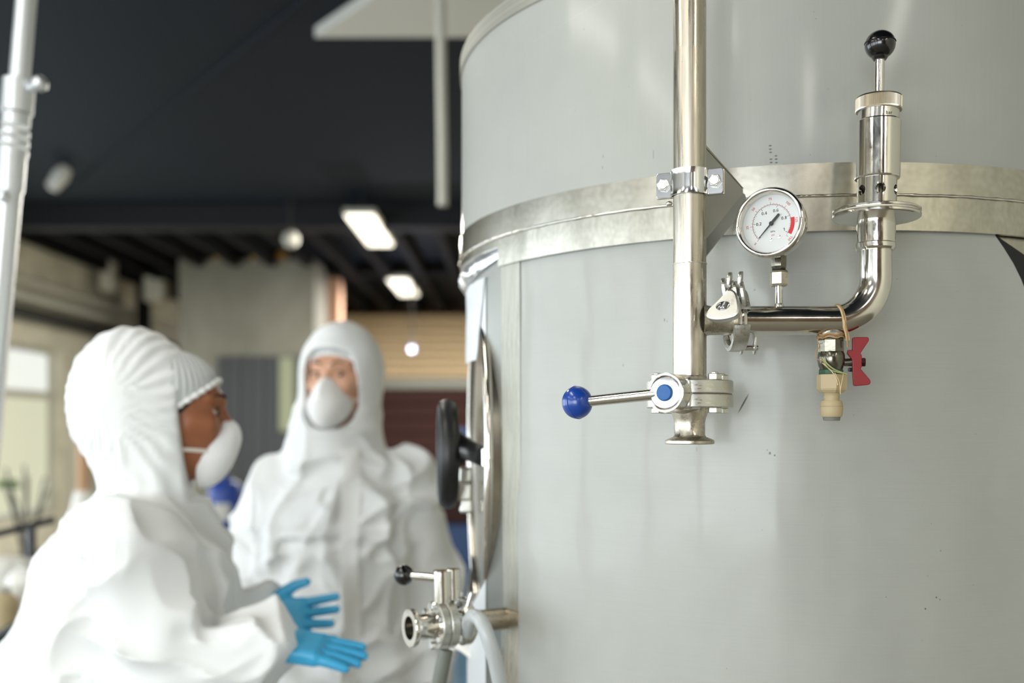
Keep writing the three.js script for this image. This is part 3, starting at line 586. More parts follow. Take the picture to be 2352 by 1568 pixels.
{ // swept branch and elbow
  const by = yAt(736), x0 = pipeX + 0.0535, bend = 0.049, xe = W(2011, 0, D).x, ye = yAt(572);
  const t = thing('elbow_pipe', 'polished branch pipe bending upward to the relief valve', 'pipe', V(x0, by, -D));
  const path = new THREE.CurvePath();
  path.add(new THREE.LineCurve3(V(x0 + 0.004, by, -D), V(xe - bend, by, -D)));
  const arc = []; for (let i = 0; i <= 24; i++) { const a = i / 24 * Math.PI / 2; arc.push(V(xe - bend + Math.sin(a) * bend, by + bend - Math.cos(a) * bend, -D)); }
  path.add(new THREE.CatmullRomCurve3(arc)); path.add(new THREE.LineCurve3(V(xe, by + bend, -D), V(xe, ye, -D)));
  const pts = path.getSpacedPoints(90);
  mk('pipe_tube', sweep(pts, (k) => lerp(0.0166, 0.0182, clamp((k - 0.45) * 4, 0, 1)), 110, 40), M.polished, t);
  mk('ferrule', along(lathe([[0, 0], [0.0262, 0], [0.0265, 0.003], [0.0185, 0.006], [0.0168, 0.009], [0, 0.009]], 40), V(x0, by, -D), V(1, 0, 0)), M.polished, t);
  mk('gauge_boss', lathe([[0.0062, -0.003], [0.0058, 0.001], [0.0046, 0.003], [0, 0.003]], 20).translate(W(1789, 0, D).x, by + 0.0166, -D), M.cast, t);
}
{ // saddle clamp holding the standpipe
  const y0 = yAt(451), y1 = yAt(393), t = thing('pipe_clamp', 'bolted stainless saddle clamp round the standpipe', 'clamp', V(PIPE.x, y0, PIPE.z));
  const P = (a, r, y) => PIPE.clone().addScaledVector(tang, Math.cos(a) * r).addScaledVector(radial, Math.sin(a) * r).setY(y);
  const sadd = slab(40, 8, (u, v, s) => { const a = Math.PI * u, y = lerp(y0, y1, v), lip = v < 0.1 || v > 0.9 ? 0.0006 : 0; return P(Math.PI - a, 0.0218 + lip - (s ? 0.0016 : 0), y); });
  mk('saddle', sadd, M.chrome, t);
  for (const k of [-1, 1]) {
    const c = PIPE.clone().addScaledVector(tang, k * 0.0285).setY((y0 + y1) / 2);
    const s = new THREE.Shape(); const w = 0.0095, h = (y1 - y0) / 2 - 0.0005, r = 0.003;
    s.moveTo(-w, -h); s.lineTo(w - r, -h); s.quadraticCurveTo(w, -h, w, -h + r); s.lineTo(w, h - r); s.quadraticCurveTo(w, h, w - r, h); s.lineTo(-w, h); s.closePath();
    const ear = extrude(s, 0.0018, 0.0005); if (k < 0) ear.translate(0, 0, -0.0018).rotateY(Math.PI);
    const e = mk('ear', basis(clean(ear), c, tang, V(0, 1, 0), radial), M.chrome, t);
    const b = c.clone().addScaledVector(tang, k * 0.001).addScaledVector(radial, 0.0022);
    mk('bolt', [along(hex(0.0075, 0.0055), b, radial), along(cyl(0.0056, 0.0065, 20), b, radial)], M.cast, e);
    mk('back_plate', basis(new RoundedBoxGeometry(0.022, (y1 - y0), 0.003, 2, 0.0008), c.clone().addScaledVector(radial, -0.004), tang, V(0, 1, 0), radial), M.steel, t);
  }
}
{ // folded triangular bracket from clamp to belt
  const t = thing('gusset_bracket', 'folded triangular steel bracket behind the standpipe', 'bracket', W(1620, 580, 1.2));
  const A = W(1588, 305, 1.185), B = W(1592, 590, 1.185), C = W(1712, 440, 1.268), off = V(-0.55, 0, 0.83).normalize().multiplyScalar(0.003);
  const tri = (a, b, c, o) => { const g = new THREE.BufferGeometry(), q = [a, b, c].map((p) => p.clone().add(o)); const list = []; const f = (x, y, z) => list.push(x, y, z); f(...q); f(c, b, a); [[a, b, q[1], q[0]], [b, c, q[2], q[1]], [c, a, q[0], q[2]]].forEach(([k, l, m, n]) => { f(k, l, m); f(k, m, n); }); g.setFromPoints(list); g.computeVertexNormals(); return g; };
  mk('gusset_plate', tri(A, B, C, off), M.bracketSheet, t);
  const B2 = W(1592, 628, 1.17), C2 = W(1716, 470, 1.255);
  mk('lower_flange', [tri(B, B2, C2, off), tri(B, C2, C, off)], M.bracketSheet, t);
  mk('upper_flange', [tri(A.clone().add(V(0, 0.004, 0)), A, C, V(-0.002, 0.002, 0.004)),], M.steel, t);
  const k0 = PIPE.clone().setY(yAt(425)).addScaledVector(radial, -0.006), k1 = tp(Math.atan2(radial.x, radial.z), yAt(425) - EYE_Y, R_BAND);
  mk('standoff_block', rod(k0, k1, 0.008, 16), M.steel, t);
  mk('weld_tack', new THREE.SphereGeometry(0.004, 10, 8).scale(1, 0.8, 1).translate(...W(1537, 468, 1.165).toArray()), M.cast, t);
}
{ // butterfly valve under the standpipe
  const yc = yAt(906), P0 = PIPE.clone().setY(yc);
  const t = thing('butterfly_valve', 'stainless butterfly valve with blue ball lever under the standpipe', 'valve', P0.clone().setY(yAt(1019)));
  const k = 0.5 / 1000, fl = 0.0492;
  const flangeShape = (h0, h1) => lathe([[0, h0], [fl - 0.001, h0], [fl, h0 + 0.001], [fl, h1 - 0.001], [fl - 0.001, h1], [0, h1]], 56).translate(P0.x, yc, P0.z);
  mk('upper_flange', flangeShape(0.0004, 0.0155), M.cast, t);
  mk('lower_flange', flangeShape(-0.0155, -0.0004), M.cast, t);
  mk('flange_gasket', lathe([[0, -0.0006], [fl - 0.0012, -0.0006], [fl - 0.0012, 0.0006], [0, 0.0006]], 48).translate(P0.x, yc, P0.z), M.dark, t);
  mk('upper_neck', lathe([[0.0196, 0.0155], [0.0205, 0.017], [0.0198, 0.0205], [0.0193, 0.0215], [0, 0.0215]], 40).translate(P0.x, yc, P0.z), M.steel, t);
  mk('outlet_neck', lathe([[0.021, yAt(937) - yc], [0.0203, yAt(950) - yc], [0.0183, yAt(962) - yc], [0.0176, yAt(972) - yc], [0.0175, yAt(998) - yc], [0.019, yAt(1003) - yc], [0.0275, yAt(1010) - yc], [0.0282, yAt(1012) - yc], [0.0282, yAt(1018) - yc], [0.0276, yAt(1019.5) - yc], [0.0165, yAt(1019.5) - yc], [0.0165, yAt(960) - yc]], 48, 0.6).translate(P0.x, yc, P0.z), M.steel, t);
  const a = 32 * RAD, ax = V(-Math.sin(a), 0, Math.cos(a)), HL = 0.069, H = P0.clone().addScaledVector(ax, HL), up = V(0, 1, 0), side = up.clone().cross(ax);
  for (const ang of [-53, 7, 67, 127, 187]) {
    const q = P0.clone().add(V(Math.cos(ang * RAD) * 0.038, 0, -Math.sin(ang * RAD) * 0.038));
    if (Math.abs(q.clone().sub(P0).dot(side)) < 0.024 && q.clone().sub(P0).dot(ax) > 0) continue;
    const b = mk('flange_bolt', rod(V(q.x, yc - 0.0155, q.z), V(q.x, yc + 0.0205 + 0.004, q.z), 0.004, 16), M.cast, t);
    mk('nut', hex(0.0082, 0.0072).translate(q.x, yc + 0.0155, q.z), M.cast, b);
    mk('bolt_head', hex(0.0082, 0.006).translate(q.x, yc - 0.0215, q.z), M.cast, b);
  }
  // cast hub towards the lever
  const hub = mk('lever_hub', [along(lathe([[0, 0.006], [0.0215, 0.006], [0.0225, 0.02], [0.0215, 0.038], [0.0205, 0.042], [0.0205, 0.058], [0.0195, 0.06], [0, 0.06]], 44, 0.6), P0.clone(), ax),
    basis(new RoundedBoxGeometry(0.043, 0.037, 0.034, 3, 0.006), P0.clone().addScaledVector(ax, 0.03), side, up, ax)], M.cast, t);
  const cGeo = new THREE.Shape(); cGeo.absarc(0, 0, 0.0212, -2.3, 2.75, false); cGeo.absarc(0, 0, 0.0192, 2.75, -2.3, true);
  mk('guard_ring', basis(extrude(cGeo, 0.018, 0.0006, 40), P0.clone().addScaledVector(ax, 0.053), side, up, ax), M.polished, t);
  mk('lever_boss', along(lathe([[0, 0], [0.0178, 0], [0.0186, 0.002], [0.0186, 0.0085], [0.0168, 0.0108], [0.0115, 0.0114], [0, 0.0114]], 44, 0.3), P0.clone().addScaledVector(ax, 0.06), ax), M.chrome, t);
  mk('boss_cap', along(lathe([[0, 0], [0.0094, 0], [0.0094, 0.0016], [0.008, 0.003], [0, 0.0036]], 28, 0.6), P0.clone().addScaledVector(ax, 0.0716), ax), M.blueCap, t, 'round blue cap');
  const ball = W(1326, 924, 1.15), h0 = P0.clone().addScaledVector(ax, 0.0645), dir = ball.clone().sub(h0).normalize();
  const lever = mk('lever', sweep([h0.clone().addScaledVector(dir, 0.012), h0.clone().lerp(ball, 0.5), ball], (q) => lerp(0.0066, 0.0059, q), 30, 24), M.polished, t);
  const bg = new THREE.SphereGeometry(0.0178, 40, 28).scale(1, 1.06, 1); basis(bg, ball, dir.clone().negate(), up.clone().sub(dir.clone().multiplyScalar(up.dot(dir))).normalize(), dir.clone().negate().cross(up).normalize());
  const bm = mk('lever_ball', bg, M.blueBall, lever, 'blue ball grip');
  const ringDir = dir.clone().multiplyScalar(-1).add(V(0, 0.05, 0.35)).normalize(), rx = ringDir.clone().cross(up).normalize(), ry = rx.clone().cross(ringDir);
  const n2 = 90, parts = []; for (let i = 0; i < n2; i++) { const g2 = i / n2 * 6.28319; parts.push(new THREE.BoxGeometry(0.0004, 0.0008, 0.0016).translate(0, 0, 0)); basis(parts.at(-1), ball.clone().addScaledVector(rx, Math.cos(g2) * 0.0179).addScaledVector(ry, Math.sin(g2) * 0.01885), ry.clone().multiplyScalar(-Math.sin(g2)).addScaledVector(rx, 0.01), ry, ringDir); }
  mk('grip_seam', sweep(Array.from({ length: 48 }, (_, i) => ball.clone().addScaledVector(rx, Math.cos(i / 48 * 6.28319) * 0.0178).addScaledVector(ry, Math.sin(i / 48 * 6.28319) * 0.0188)), (q) => 0.00045 + 0.00018 * Math.sin(q * 560), 600, 5, { closed: true }), M.blueBall, lever);
}
{ // hinged clamp with wing nut on the branch
  const cx = pipeX + 0.0535, by = yAt(736), C = V(cx, by, -D);
  const t = thing('tri_clamp', 'hinged sanitary clamp with a wing nut on the branch pipe', 'clamp', V(cx, yAt(808), -D));
  const prof = [[0.0288, -0.0075], [0.032, -0.0095], [0.0352, -0.0085], [0.036, -0.006], [0.036, 0.006], [0.0352, 0.0085], [0.032, 0.0095], [0.0288, 0.0075], [0.0288, -0.0075]];
  const half = (a0, len) => along(crease(new THREE.LatheGeometry(prof.map(([r, y]) => new THREE.Vector2(r, y)), 40, a0, len), 0.6), C, V(1, 0, 0));
  mk('clamp_half', half(0.25, Math.PI - 0.5), M.cast, t); mk('clamp_half', half(Math.PI + 0.25, Math.PI - 0.5), M.cast, t);
  mk('gasket_ring', along(lathe([[0.0, -0.001], [0.0272, -0.001], [0.0272, 0.001], [0, 0.001]], 40), C, V(1, 0, 0)), M.gasket, t);
  const low = W(1716, 795, D - 0.004);
  for (const k of [-1, 1]) mk('hinge_plate', (() => { const s = new THREE.Shape(); s.absellipse(0, 0, 0.0062, 0.013, 0, Math.PI * 2); return basis(extrude(s, 0.0018, 0.0004, 14), low.clone().add(V(k * 0.0075, 0.004, 0)), V(0, 0, -1), V(0, 1, 0), V(1, 0, 0)); })(), M.cast, t);
  mk('hinge_pin', rod(low.clone().add(V(-0.012, -0.002, 0)), low.clone().add(V(0.0125, -0.002, 0)), 0.0035, 14), M.chrome, t);
  const ear = (px, py, d, rx, ry, tilt) => { const s = new THREE.Shape(); s.absellipse(0, 0, rx, ry, 0, Math.PI * 2); return basis(extrude(s, 0.0026, 0.0008, 16), W(px, py, d), V(0.35, 0, -0.94).normalize(), V(tilt, 1, 0.1).normalize(), V(0.93, 0, 0.35)); };
  for (const [px, py] of [[1672, 650], [1697, 648]]) mk('pivot_lug', ear(px, py, 1.133, 0.0075, 0.0115, 0.1), M.cast, t);
  for (const [px, py] of [[1664, 675], [1690, 682], [1706, 684]]) mk('clevis_cheek', ear(px, py, 1.128, 0.011, 0.017, -0.18), M.cast, t);
  mk('pivot_pin', rod(W(1664, 655, 1.133), W(1707, 652, 1.133), 0.0036, 14), M.chrome, t);
  mk('eye_bolt', rod(W(1686, 650, 1.132), W(1660, 712, 1.098), 0.0042, 16), M.chrome, t);
  // wing nut, facing out towards the viewer
  const s = new THREE.Shape(), q = (x, y) => [(x - 1662) * 0.00048, -(y - 705) * 0.00048];
  s.moveTo(...q(1672, 671)); s.bezierCurveTo(...q(1684, 668), ...q(1690, 680), ...q(1693, 696)); s.bezierCurveTo(...q(1697, 712), ...q(1699, 724), ...q(1688, 729));
  s.bezierCurveTo(...q(1672, 735), ...q(1648, 737), ...q(1635, 731)); s.bezierCurveTo(...q(1626, 727), ...q(1629, 720), ...q(1636, 711)); s.bezierCurveTo(...q(1650, 697), ...q(1660, 690), ...q(1664, 680)); s.closePath();
  const hole = new THREE.Path(); hole.absellipse(...q(1663, 706), 0.0078, 0.0052, 0, Math.PI * 2, true, 0.15); s.holes.push(hole);
  const zn = V(-0.42, 0.25, 0.87).normalize(), xr = V(0, 1, 0).cross(zn).normalize(), yu = zn.clone().cross(xr);
  mk('wing_nut', basis(extrude(s, 0.007, 0.0022, 20), W(1662, 705, 1.1).addScaledVector(zn, -0.004), xr, yu, zn), M.cast, t);
  mk('nut_core', along(hex(0.0075, 0.005), W(1663, 707, 1.104).addScaledVector(zn, -0.006), zn), M.cast, t);
}
{ // pressure gauge
  const n = V(-Math.sin(31 * RAD), 0.0, Math.cos(31 * RAD)), up = V(0, 1, 0), rt = up.clone().cross(n).normalize();
  const sx = W(1789, 0, D).x, roll = 0.06; const C = W(1768, 511, 1.119);
  const u2 = up.clone().multiplyScalar(Math.cos(roll)).addScaledVector(rt, -Math.sin(roll)), r2 = u2.clone().cross(n);
  const t = thing('pressure_gauge', 'round dial pressure gauge on a stem above the branch pipe', 'gauge', V(sx, yAt(700), -D));
  const G = (g) => basis(g.rotateX(Math.PI / 2), C, r2, u2, n);   // lathe axis -> n
  mk('case', G(lathe([[0, -0.03], [0.03, -0.03], [0.0352, -0.027], [0.0364, -0.022], [0.0364, -0.009], [0, -0.009]], 56, 0.5)), M.polished, t);
  mk('bezel', G(lathe([[0.0364, -0.009], [0.0385, -0.007], [0.0394, -0.003], [0.0394, 0.0], [0.0387, 0.003], [0.0368, 0.0046], [0.0348, 0.0042], [0.0334, 0.002], [0.0328, -0.002], [0.0326, -0.0085], [0.0364, -0.009]], 64, 1.2)), M.polished, t);
  // printed dial
  const cv = document.createElement('canvas'); cv.width = cv.height = 768; const c = cv.getContext('2d');
  c.fillStyle = '#d2d4d3'; c.fillRect(0, 0, 768, 768); c.translate(384, 384); c.scale(1.08, 1.08);
  const ang = (f) => (225 - 261 * f) * RAD, R = 384 / 0.0325 * 0.0325 * 0.985;
  const tick = (f, r0, r1, w, col) => { const a = ang(f); c.strokeStyle = col; c.lineWidth = w; c.beginPath(); c.moveTo(Math.cos(a) * r0, -Math.sin(a) * r0); c.lineTo(Math.cos(a) * r1, -Math.sin(a) * r1); c.stroke(); };
  const arc = (r, f0, f1, w, col) => { c.strokeStyle = col; c.lineWidth = w; c.beginPath(); for (let i = 0; i <= 80; i++) { const a = ang(lerp(f0, f1, i / 80)); i ? c.lineTo(Math.cos(a) * r, -Math.sin(a) * r) : c.moveTo(Math.cos(a) * r, -Math.sin(a) * r); } c.stroke(); };
  arc(236, 0, 1.034, 3, '#a8403a'); arc(232, 0, 1, 2, '#222');
  for (let i = 0; i <= 50; i++) tick(i / 50, 232, i % 10 === 0 ? 200 : i % 5 === 0 ? 210 : 219, i % 10 === 0 ? 5 : 3, '#1a1a1a');
  for (let i = 0; i <= 30; i++) tick(i / 30 * 1.034, 238, i % 5 === 0 ? 266 : 252, i % 5 === 0 ? 5 : 3, '#b0473f');
  c.lineCap = 'butt'; arc(256, 0.83, 1.0, 48, '#c3121c');
  c.textAlign = 'center'; c.textBaseline = 'middle';
  const put = (s, f, r, size, col, dx = 0, rotate = false) => { const a = ang(f); c.save(); c.translate(Math.cos(a) * r + dx, -Math.sin(a) * r); if (rotate) c.rotate(Math.PI / 2 - a); c.fillStyle = col; c.font = `bold ${size}px sans-serif`; c.fillText(s, 0, 0); c.restore(); };
  put('0.2', 0.2, 158, 50, '#161616'); put('0.4', 0.4, 162, 50, '#161616'); put('0.6', 0.6, 162, 50, '#161616'); put('0.8', 0.8, 160, 50, '#161616'); put('1', 0.985, 174, 50, '#161616');
  [['0', 0], ['25', 0.1724], ['50', 0.3448], ['75', 0.517], ['100', 0.69], ['125', 0.862], ['150', 1.034]].forEach(([s, f]) => put(s, f, 300, 40, '#b0473f', 0, true));
  c.fillStyle = '#222'; c.font = 'bold 28px sans-serif'; c.fillText('MPa', 8, 96); c.fillStyle = '#b0473f'; c.fillText('psi', 8, 138);
  const map = new THREE.CanvasTexture(cv); map.colorSpace = THREE.SRGBColorSpace;
  mk('dial', basis(new THREE.CircleGeometry(0.033, 64).translate(0, 0, -0.0072), C, r2, u2, n), std({ map, roughness: 0.6 }), t);
  const a0 = ang(0.003), nd = r2.clone().multiplyScalar(Math.cos(a0)).addScaledVector(u2, Math.sin(a0));
  const ns = new THREE.Shape(); ns.moveTo(-0.0125, -0.0013); ns.quadraticCurveTo(-0.0145, 0, -0.0125, 0.0013); ns.lineTo(-0.003, 0.0014); ns.lineTo(0.003, 0.0007); ns.lineTo(0.0205, 0.0003); ns.lineTo(0.0205, -0.0003); ns.lineTo(0.003, -0.0007); ns.lineTo(-0.003, -0.0014); ns.closePath();
  const needle = mk('needle', basis(extrude(ns, 0.0005, 0.0001), C.clone().addScaledVector(n, -0.0055), nd, n.clone().cross(nd), n), M.dark, t, 'black pointer at zero');
  mk('pointer_hub', along(cyl(0.0024, 0.0028, 20, 0.0003), C.clone().addScaledVector(n, -0.0071), n), M.dark, needle);
  for (const [x, y] of [[-0.0018, -0.0178], [0.0078, -0.016]]) mk('dial_screw', along(lathe([[0, 0], [0.0017, 0], [0.0015, 0.0006], [0, 0.0008]], 14), C.clone().addScaledVector(r2, x).addScaledVector(u2, y).addScaledVector(n, -0.0071), n), M.polished, t);
  mk('gauge_glass', basis(new THREE.CircleGeometry(0.0336, 56).translate(0, 0, 0.0018), C, r2, u2, n), phys({ color: 0xffffff, transmission: 1, thickness: 0, roughness: 0.03, ior: 1.45 }), t);
  const axs = V(sx, 0, -D), L = (pts, seg, cr) => lathe(pts.map(([r, py]) => [r, yAt(py) - EYE_Y]), seg, cr).translate(axs.x, EYE_Y, axs.z);
  mk('socket', L([[0, 619], [0.0074, 619], [0.0088, 612], [0.009, 604], [0.009, 585], [0, 585]].map(([r, y]) => [r, y]), 8, 0.2), M.nickel, t);
  mk('thread', [616, 618, 620, 622].map((y) => L([[0.0, y + 0.9], [0.0074, y + 0.6], [0.0081, y], [0.0074, y - 0.6], [0, y - 0.9]], 24, 1)), M.nickel, t);
  mk('stem_nut', L([[0, 657], [0.0095, 657], [0.0105, 653], [0.0108, 650], [0.0108, 627], [0.0098, 622], [0, 622]], 6, 0.2), M.steel, t);
  mk('stem_tube', L([[0, 699], [0.0042, 699], [0.0042, 656], [0, 656]], 24), M.polished, t);
}
{ // relief valve
  const A = W(2011, 574, D), top = W(2021.5, 104, D), ax = top.clone().sub(A).normalize(), k = A.distanceTo(top) / 470;
  const t = thing('relief_valve', 'tall polished relief valve with a black ball on its pull rod', 'valve', A.clone());
  const L = (pts, seg = 56, cr = 0.45) => along(lathe(pts.map(([r, h]) => [r * k, h * k]), seg, cr), A, ax);
  mk('socket', L([[0, -2], [41, -2], [44.5, 3], [44.5, 13], [43, 15], [43, 71], [0, 71]]), M.polished, t);
  mk('lower_ferrule', L([[0, 66], [44, 66], [94, 72], [97, 74], [97, 79], [95, 81], [0, 81]], 72), M.polished, t);
  mk('ferrule_gasket', L([[0, 80.5], [92, 80.5], [92, 85], [0, 85]], 64), M.gasket, t);
  mk('upper_ferrule', L([[0, 84.5], [95, 84.5], [97, 86], [97, 90], [94, 92], [47, 97], [0, 97]], 72), M.polished, t);
  // vent sleeve with round ports cut through a curved wall
  const port = []; const nP = 6, off = -0.157, rp = 11.5 / 43.5;
  const sleeve = (() => {
    const pos = [], nu = 120, nv = 22, H0 = 96, H1 = 164, inPort = (a, h) => { for (let i = 0; i < nP; i++) { let da = a - (off + i * 2 * Math.PI / nP); da = Math.atan2(Math.sin(da), Math.cos(da)); const e = (da / rp) ** 2 + ((h - 133) / 11.5) ** 2; if (e < 1) return [i, da, e]; } return null; };
    const snap = (a, h) => { for (let i = 0; i < nP; i++) { let da = a - (off + i * 2 * Math.PI / nP); da = Math.atan2(Math.sin(da), Math.cos(da)); const dh = (h - 133) / 11.5, e = Math.hypot(da / rp, dh); if (e > 0.72 && e < 1.28) { return [a + da * (1 / e - 1), 133 + (h - 133) / e]; } } return [a, h]; };
    const P = (a, h, r) => V(Math.sin(a) * r * k, h * k, Math.cos(a) * r * k);
    for (let i = 0; i < nu; i++) for (let j = 0; j < nv; j++) {
      const a0 = i / nu * 6.28319, a1 = (i + 1) / nu * 6.28319, h0 = lerp(H0, H1, j / nv), h1 = lerp(H0, H1, (j + 1) / nv), m = inPort((a0 + a1) / 2, (h0 + h1) / 2);
      if (m) continue;
      const q = [snap(a0, h0), snap(a1, h0), snap(a1, h1), snap(a0, h1)];
      for (const r of [43.5, 38]) { const c = q.map(([a, h]) => P(a, h, r)); r > 40 ? pos.push(c[0], c[1], c[2], c[0], c[2], c[3]) : pos.push(c[0], c[2], c[1], c[0], c[3], c[2]); }
    }
    for (let i = 0; i < nP; i++) for (let j = 0; j < 24; j++) { const w = (x) => { const g = x / 24 * 6.28319; return [off + i * 2 * Math.PI / nP + Math.cos(g) * rp, 133 + Math.sin(g) * 11.5]; }, [a, h] = w(j), [b, g] = w(j + 1); const c = [P(a, h, 43.6), P(b, g, 43.6), P(b, g, 38), P(a, h, 38)]; pos.push(c[0], c[1], c[2], c[0], c[2], c[3]); }
    const g = new THREE.BufferGeometry().setFromPoints(pos); g.computeVertexNormals();
    return along(crease(g, 0.5), A, ax);
  })();
  mk('vent_sleeve', sleeve, M.polished, t);
  mk('inner_stem', L([[0, 96], [24, 96], [24, 120], [13, 126], [13, 164], [0, 164]]), M.steel, t);
  mk('valve_body', L([[0, 162], [45, 162], [49, 163], [50, 165], [50, 292], [48, 295], [0, 295]]), M.polished, t);
  const cv = document.createElement('canvas'); cv.width = 1024; cv.height = 128; const c = cv.getContext('2d'); c.fillStyle = '#dcd8d0'; c.fillRect(0, 0, 1024, 128); c.fillStyle = '#3a3632'; c.font = 'bold 34px sans-serif'; c.fillText('bar', 560, 112);
  const tm = new THREE.CanvasTexture(cv); tm.colorSpace = THREE.SRGBColorSpace;
  const cap = slab(80, 2, (u, v, s) => { const a = (u - 0.5) * 6.28319 - 0.3, r = (s ? 40 : 45.5) * k; return A.clone().addScaledVector(ax, lerp(293, 333, v) * k).add(V(Math.sin(a) * r, 0, Math.cos(a) * r)); });
  mk('bonnet', cap, std({ map: tm, color: 0xffffff, metalness: 1, roughness: 0.18 }), t);
  // knurled cap
  const kn = 150, kp = []; const KP = (a, h, r) => V(Math.sin(a) * r * k, h * k, Math.cos(a) * r * k);
  for (let i = 0; i < kn; i++) { const a0 = i / kn * 6.28319, a1 = (i + 0.5) / kn * 6.28319, a2 = (i + 1) / kn * 6.28319, hs = [[318, 49.5, 50.5], [321, 50.3, 51.6], [346, 50.3, 51.6], [350, 48, 49]];
    for (let j = 0; j < 3; j++) { const [h, lo, hi] = hs[j], [h2, lo2, hi2] = hs[j + 1]; const A0 = KP(a0, h, lo), A1 = KP(a1, h, hi), A2 = KP(a2, h, lo), B0 = KP(a0, h2, lo2), B1 = KP(a1, h2, hi2), B2 = KP(a2, h2, lo2); kp.push(A0, A1, B1, A0, B1, B0, A1, A2, B2, A1, B2, B1); }
    kp.push(KP(a0, 350, 48), KP(a2, 350, 48), KP(0, 350, 0), KP(a2, 318, 49.5), KP(a0, 318, 49.5), KP(0, 318, 0)); }
  const kg = new THREE.BufferGeometry().setFromPoints(kp); kg.computeVertexNormals();
  mk('knurled_cap', along(kg, A, ax), M.steel, t);
  mk('pull_rod', L([[0, 340], [11, 340], [11, 446], [0, 446]], 28), M.polished, t);
  const bp = []; for (let i = 0; i <= 40; i++) { const a = -Math.PI / 2 + i / 40 * Math.PI; let r = Math.cos(a) * 34, h = 471 + Math.sin(a) * 32.5; if (h < 447) r = Math.max(r, 0); bp.push([Math.max(0, r), h]); }
  const ball = mk('pull_ball', L(bp, 48, 1.2), M.blackBall, t, 'black ball knob');
  mk('ball_socket', L([[0, 436], [14, 436], [17, 440], [20, 448], [0, 450]], 24), M.blackBall, ball);
  mk('grip_seam', sweep(Array.from({ length: 48 }, (_, i) => { const a = i / 48 * 6.28319; return A.clone().addScaledVector(ax, 476 * k).add(V(Math.sin(a) * 33.8 * k, 0, Math.cos(a) * 33.8 * k)); }), (q) => (0.9 + 0.45 * Math.sin(q * 560)) * k, 600, 5, { closed: true }), M.blackBall, ball);
}
{ // small drain valve with red butterfly handle
  const P = W(1909, 0, D), t = thing('drain_valve', 'small weathered valve with a red butterfly handle under the branch pipe', 'valve', V(P.x, yAt(862), -D));
  const L = (pts, seg = 32, cr = 0.6) => lathe(pts.map(([r, py]) => [r * PX, yAt(py) - EYE_Y]), seg, cr).translate(P.x, EYE_Y, P.z);
  mk('weld_neck', L([[0, 776], [29, 776], [28, 768], [24, 758], [18, 750], [0, 748]], 28, 1), M.cast, t);
  mk('valve_body', [L([[0, 810], [29.5, 808], [30, 802], [30, 782], [28, 775], [0, 775]], 8, 0.2), L([[0, 856], [24, 856], [26, 846], [29, 838], [31, 826], [30, 814], [27, 806], [0, 804]], 32, 1)], M.nickel, t);
  mk('lower_collar', L([[0, 864], [27, 863], [28.5, 858], [28, 850], [25, 846], [0, 845]], 8, 0.3), M.patina, t, 'greenish corroded collar');
  const sy = yAt(832), s0 = V(P.x + 26 * PX, sy, P.z), dir = V(1, 0, 0.22).normalize();
  mk('stem', [rod(s0, s0.clone().addScaledVector(dir, 30 * PX), 9 * PX, 18), along(hex(9 * PX, 24 * PX), s0.clone().addScaledVector(dir, 24 * PX), dir)], M.nickel, t);
  mk('stem_end', along(hex(10.5 * PX, 11 * PX), s0.clone().addScaledVector(dir, 39 * PX), dir), std({ color: 0x3a2018, metalness: 0.6, roughness: 0.5 }), t);
  mk('stop_lug', box(9 * PX, 9 * PX, 12 * PX, P.x + 44 * PX, yAt(849), P.z, 0.001), M.dark, t);
  const s = new THREE.Shape(), q = (x, y) => [(x - 1909) * PX, yAt(y) - EYE_Y];
  s.moveTo(...q(1957, 780)); s.quadraticCurveTo(...q(1957, 777), ...q(1960, 777)); s.lineTo(...q(1985, 777)); s.quadraticCurveTo(...q(1991, 777), ...q(1989, 784)); s.lineTo(...q(1971, 812)); s.lineTo(...q(1974, 818)); s.lineTo(...q(1974, 842)); s.lineTo(...q(1971, 848)); s.lineTo(...q(1992, 874)); s.quadraticCurveTo(...q(1995, 882), ...q(1988, 883)); s.lineTo(...q(1963, 885)); s.quadraticCurveTo(...q(1959, 885), ...q(1959, 880)); s.lineTo(...q(1957, 850)); s.lineTo(...q(1956, 826)); s.lineTo(...q(1946, 812)); s.lineTo(...q(1947, 806)); s.lineTo(...q(1957, 806)); s.closePath();
  const g = extrude(s, 0.006, 0.0008, 10).translate(0, 0, -0.003); basis(g, V(P.x, EYE_Y, P.z), V(0.985, 0, 0.17), V(0, 1, 0), V(-0.17, 0, 0.985));
  mk('butterfly_handle', g, M.redPaint, t, 'red butterfly handle');
}
{ // push-in fitting under the drain valve
  const P = W(1910, 0, D), t = thing('push_fitting', 'beige plastic push-in hose fitting below the red handled valve', 'fitting', V(P.x, yAt(965), -D));
  const L = (pts, seg = 36, cr = 0.5) => lathe(pts.map(([r, py]) => [r * PX, yAt(py) - EYE_Y]), seg, cr).translate(P.x, EYE_Y, P.z);
  mk('hex_nut', L([[0, 902], [27, 902], [33, 896], [34.5, 892], [34.5, 862], [33, 860], [0, 860]], 6, 0.2), M.cream, t);
  mk('neck', [L([[0, 922], [17, 922], [17, 908], [19, 902], [0, 901]]), L([[0, 914], [18, 914], [18, 910], [0, 910]])], M.cream, t);
  mk('collet_body', L([[0, 957], [22, 957], [24, 953], [25.5, 940], [24, 924], [22, 920], [0, 920]], 36, 0.7), M.cream, t);
  mk('body_groove', L([[0, 934], [25.6, 934], [25.6, 932.5], [0, 932.5]]), std({ color: 0xa8966f, roughness: 0.6 }), t);
  mk('collet_lip', L([[14, 966], [18, 966], [19, 962], [20, 957], [0, 956], [0, 960], [14, 960]]), M.greyPlastic, t, 'grey collet lip');
}
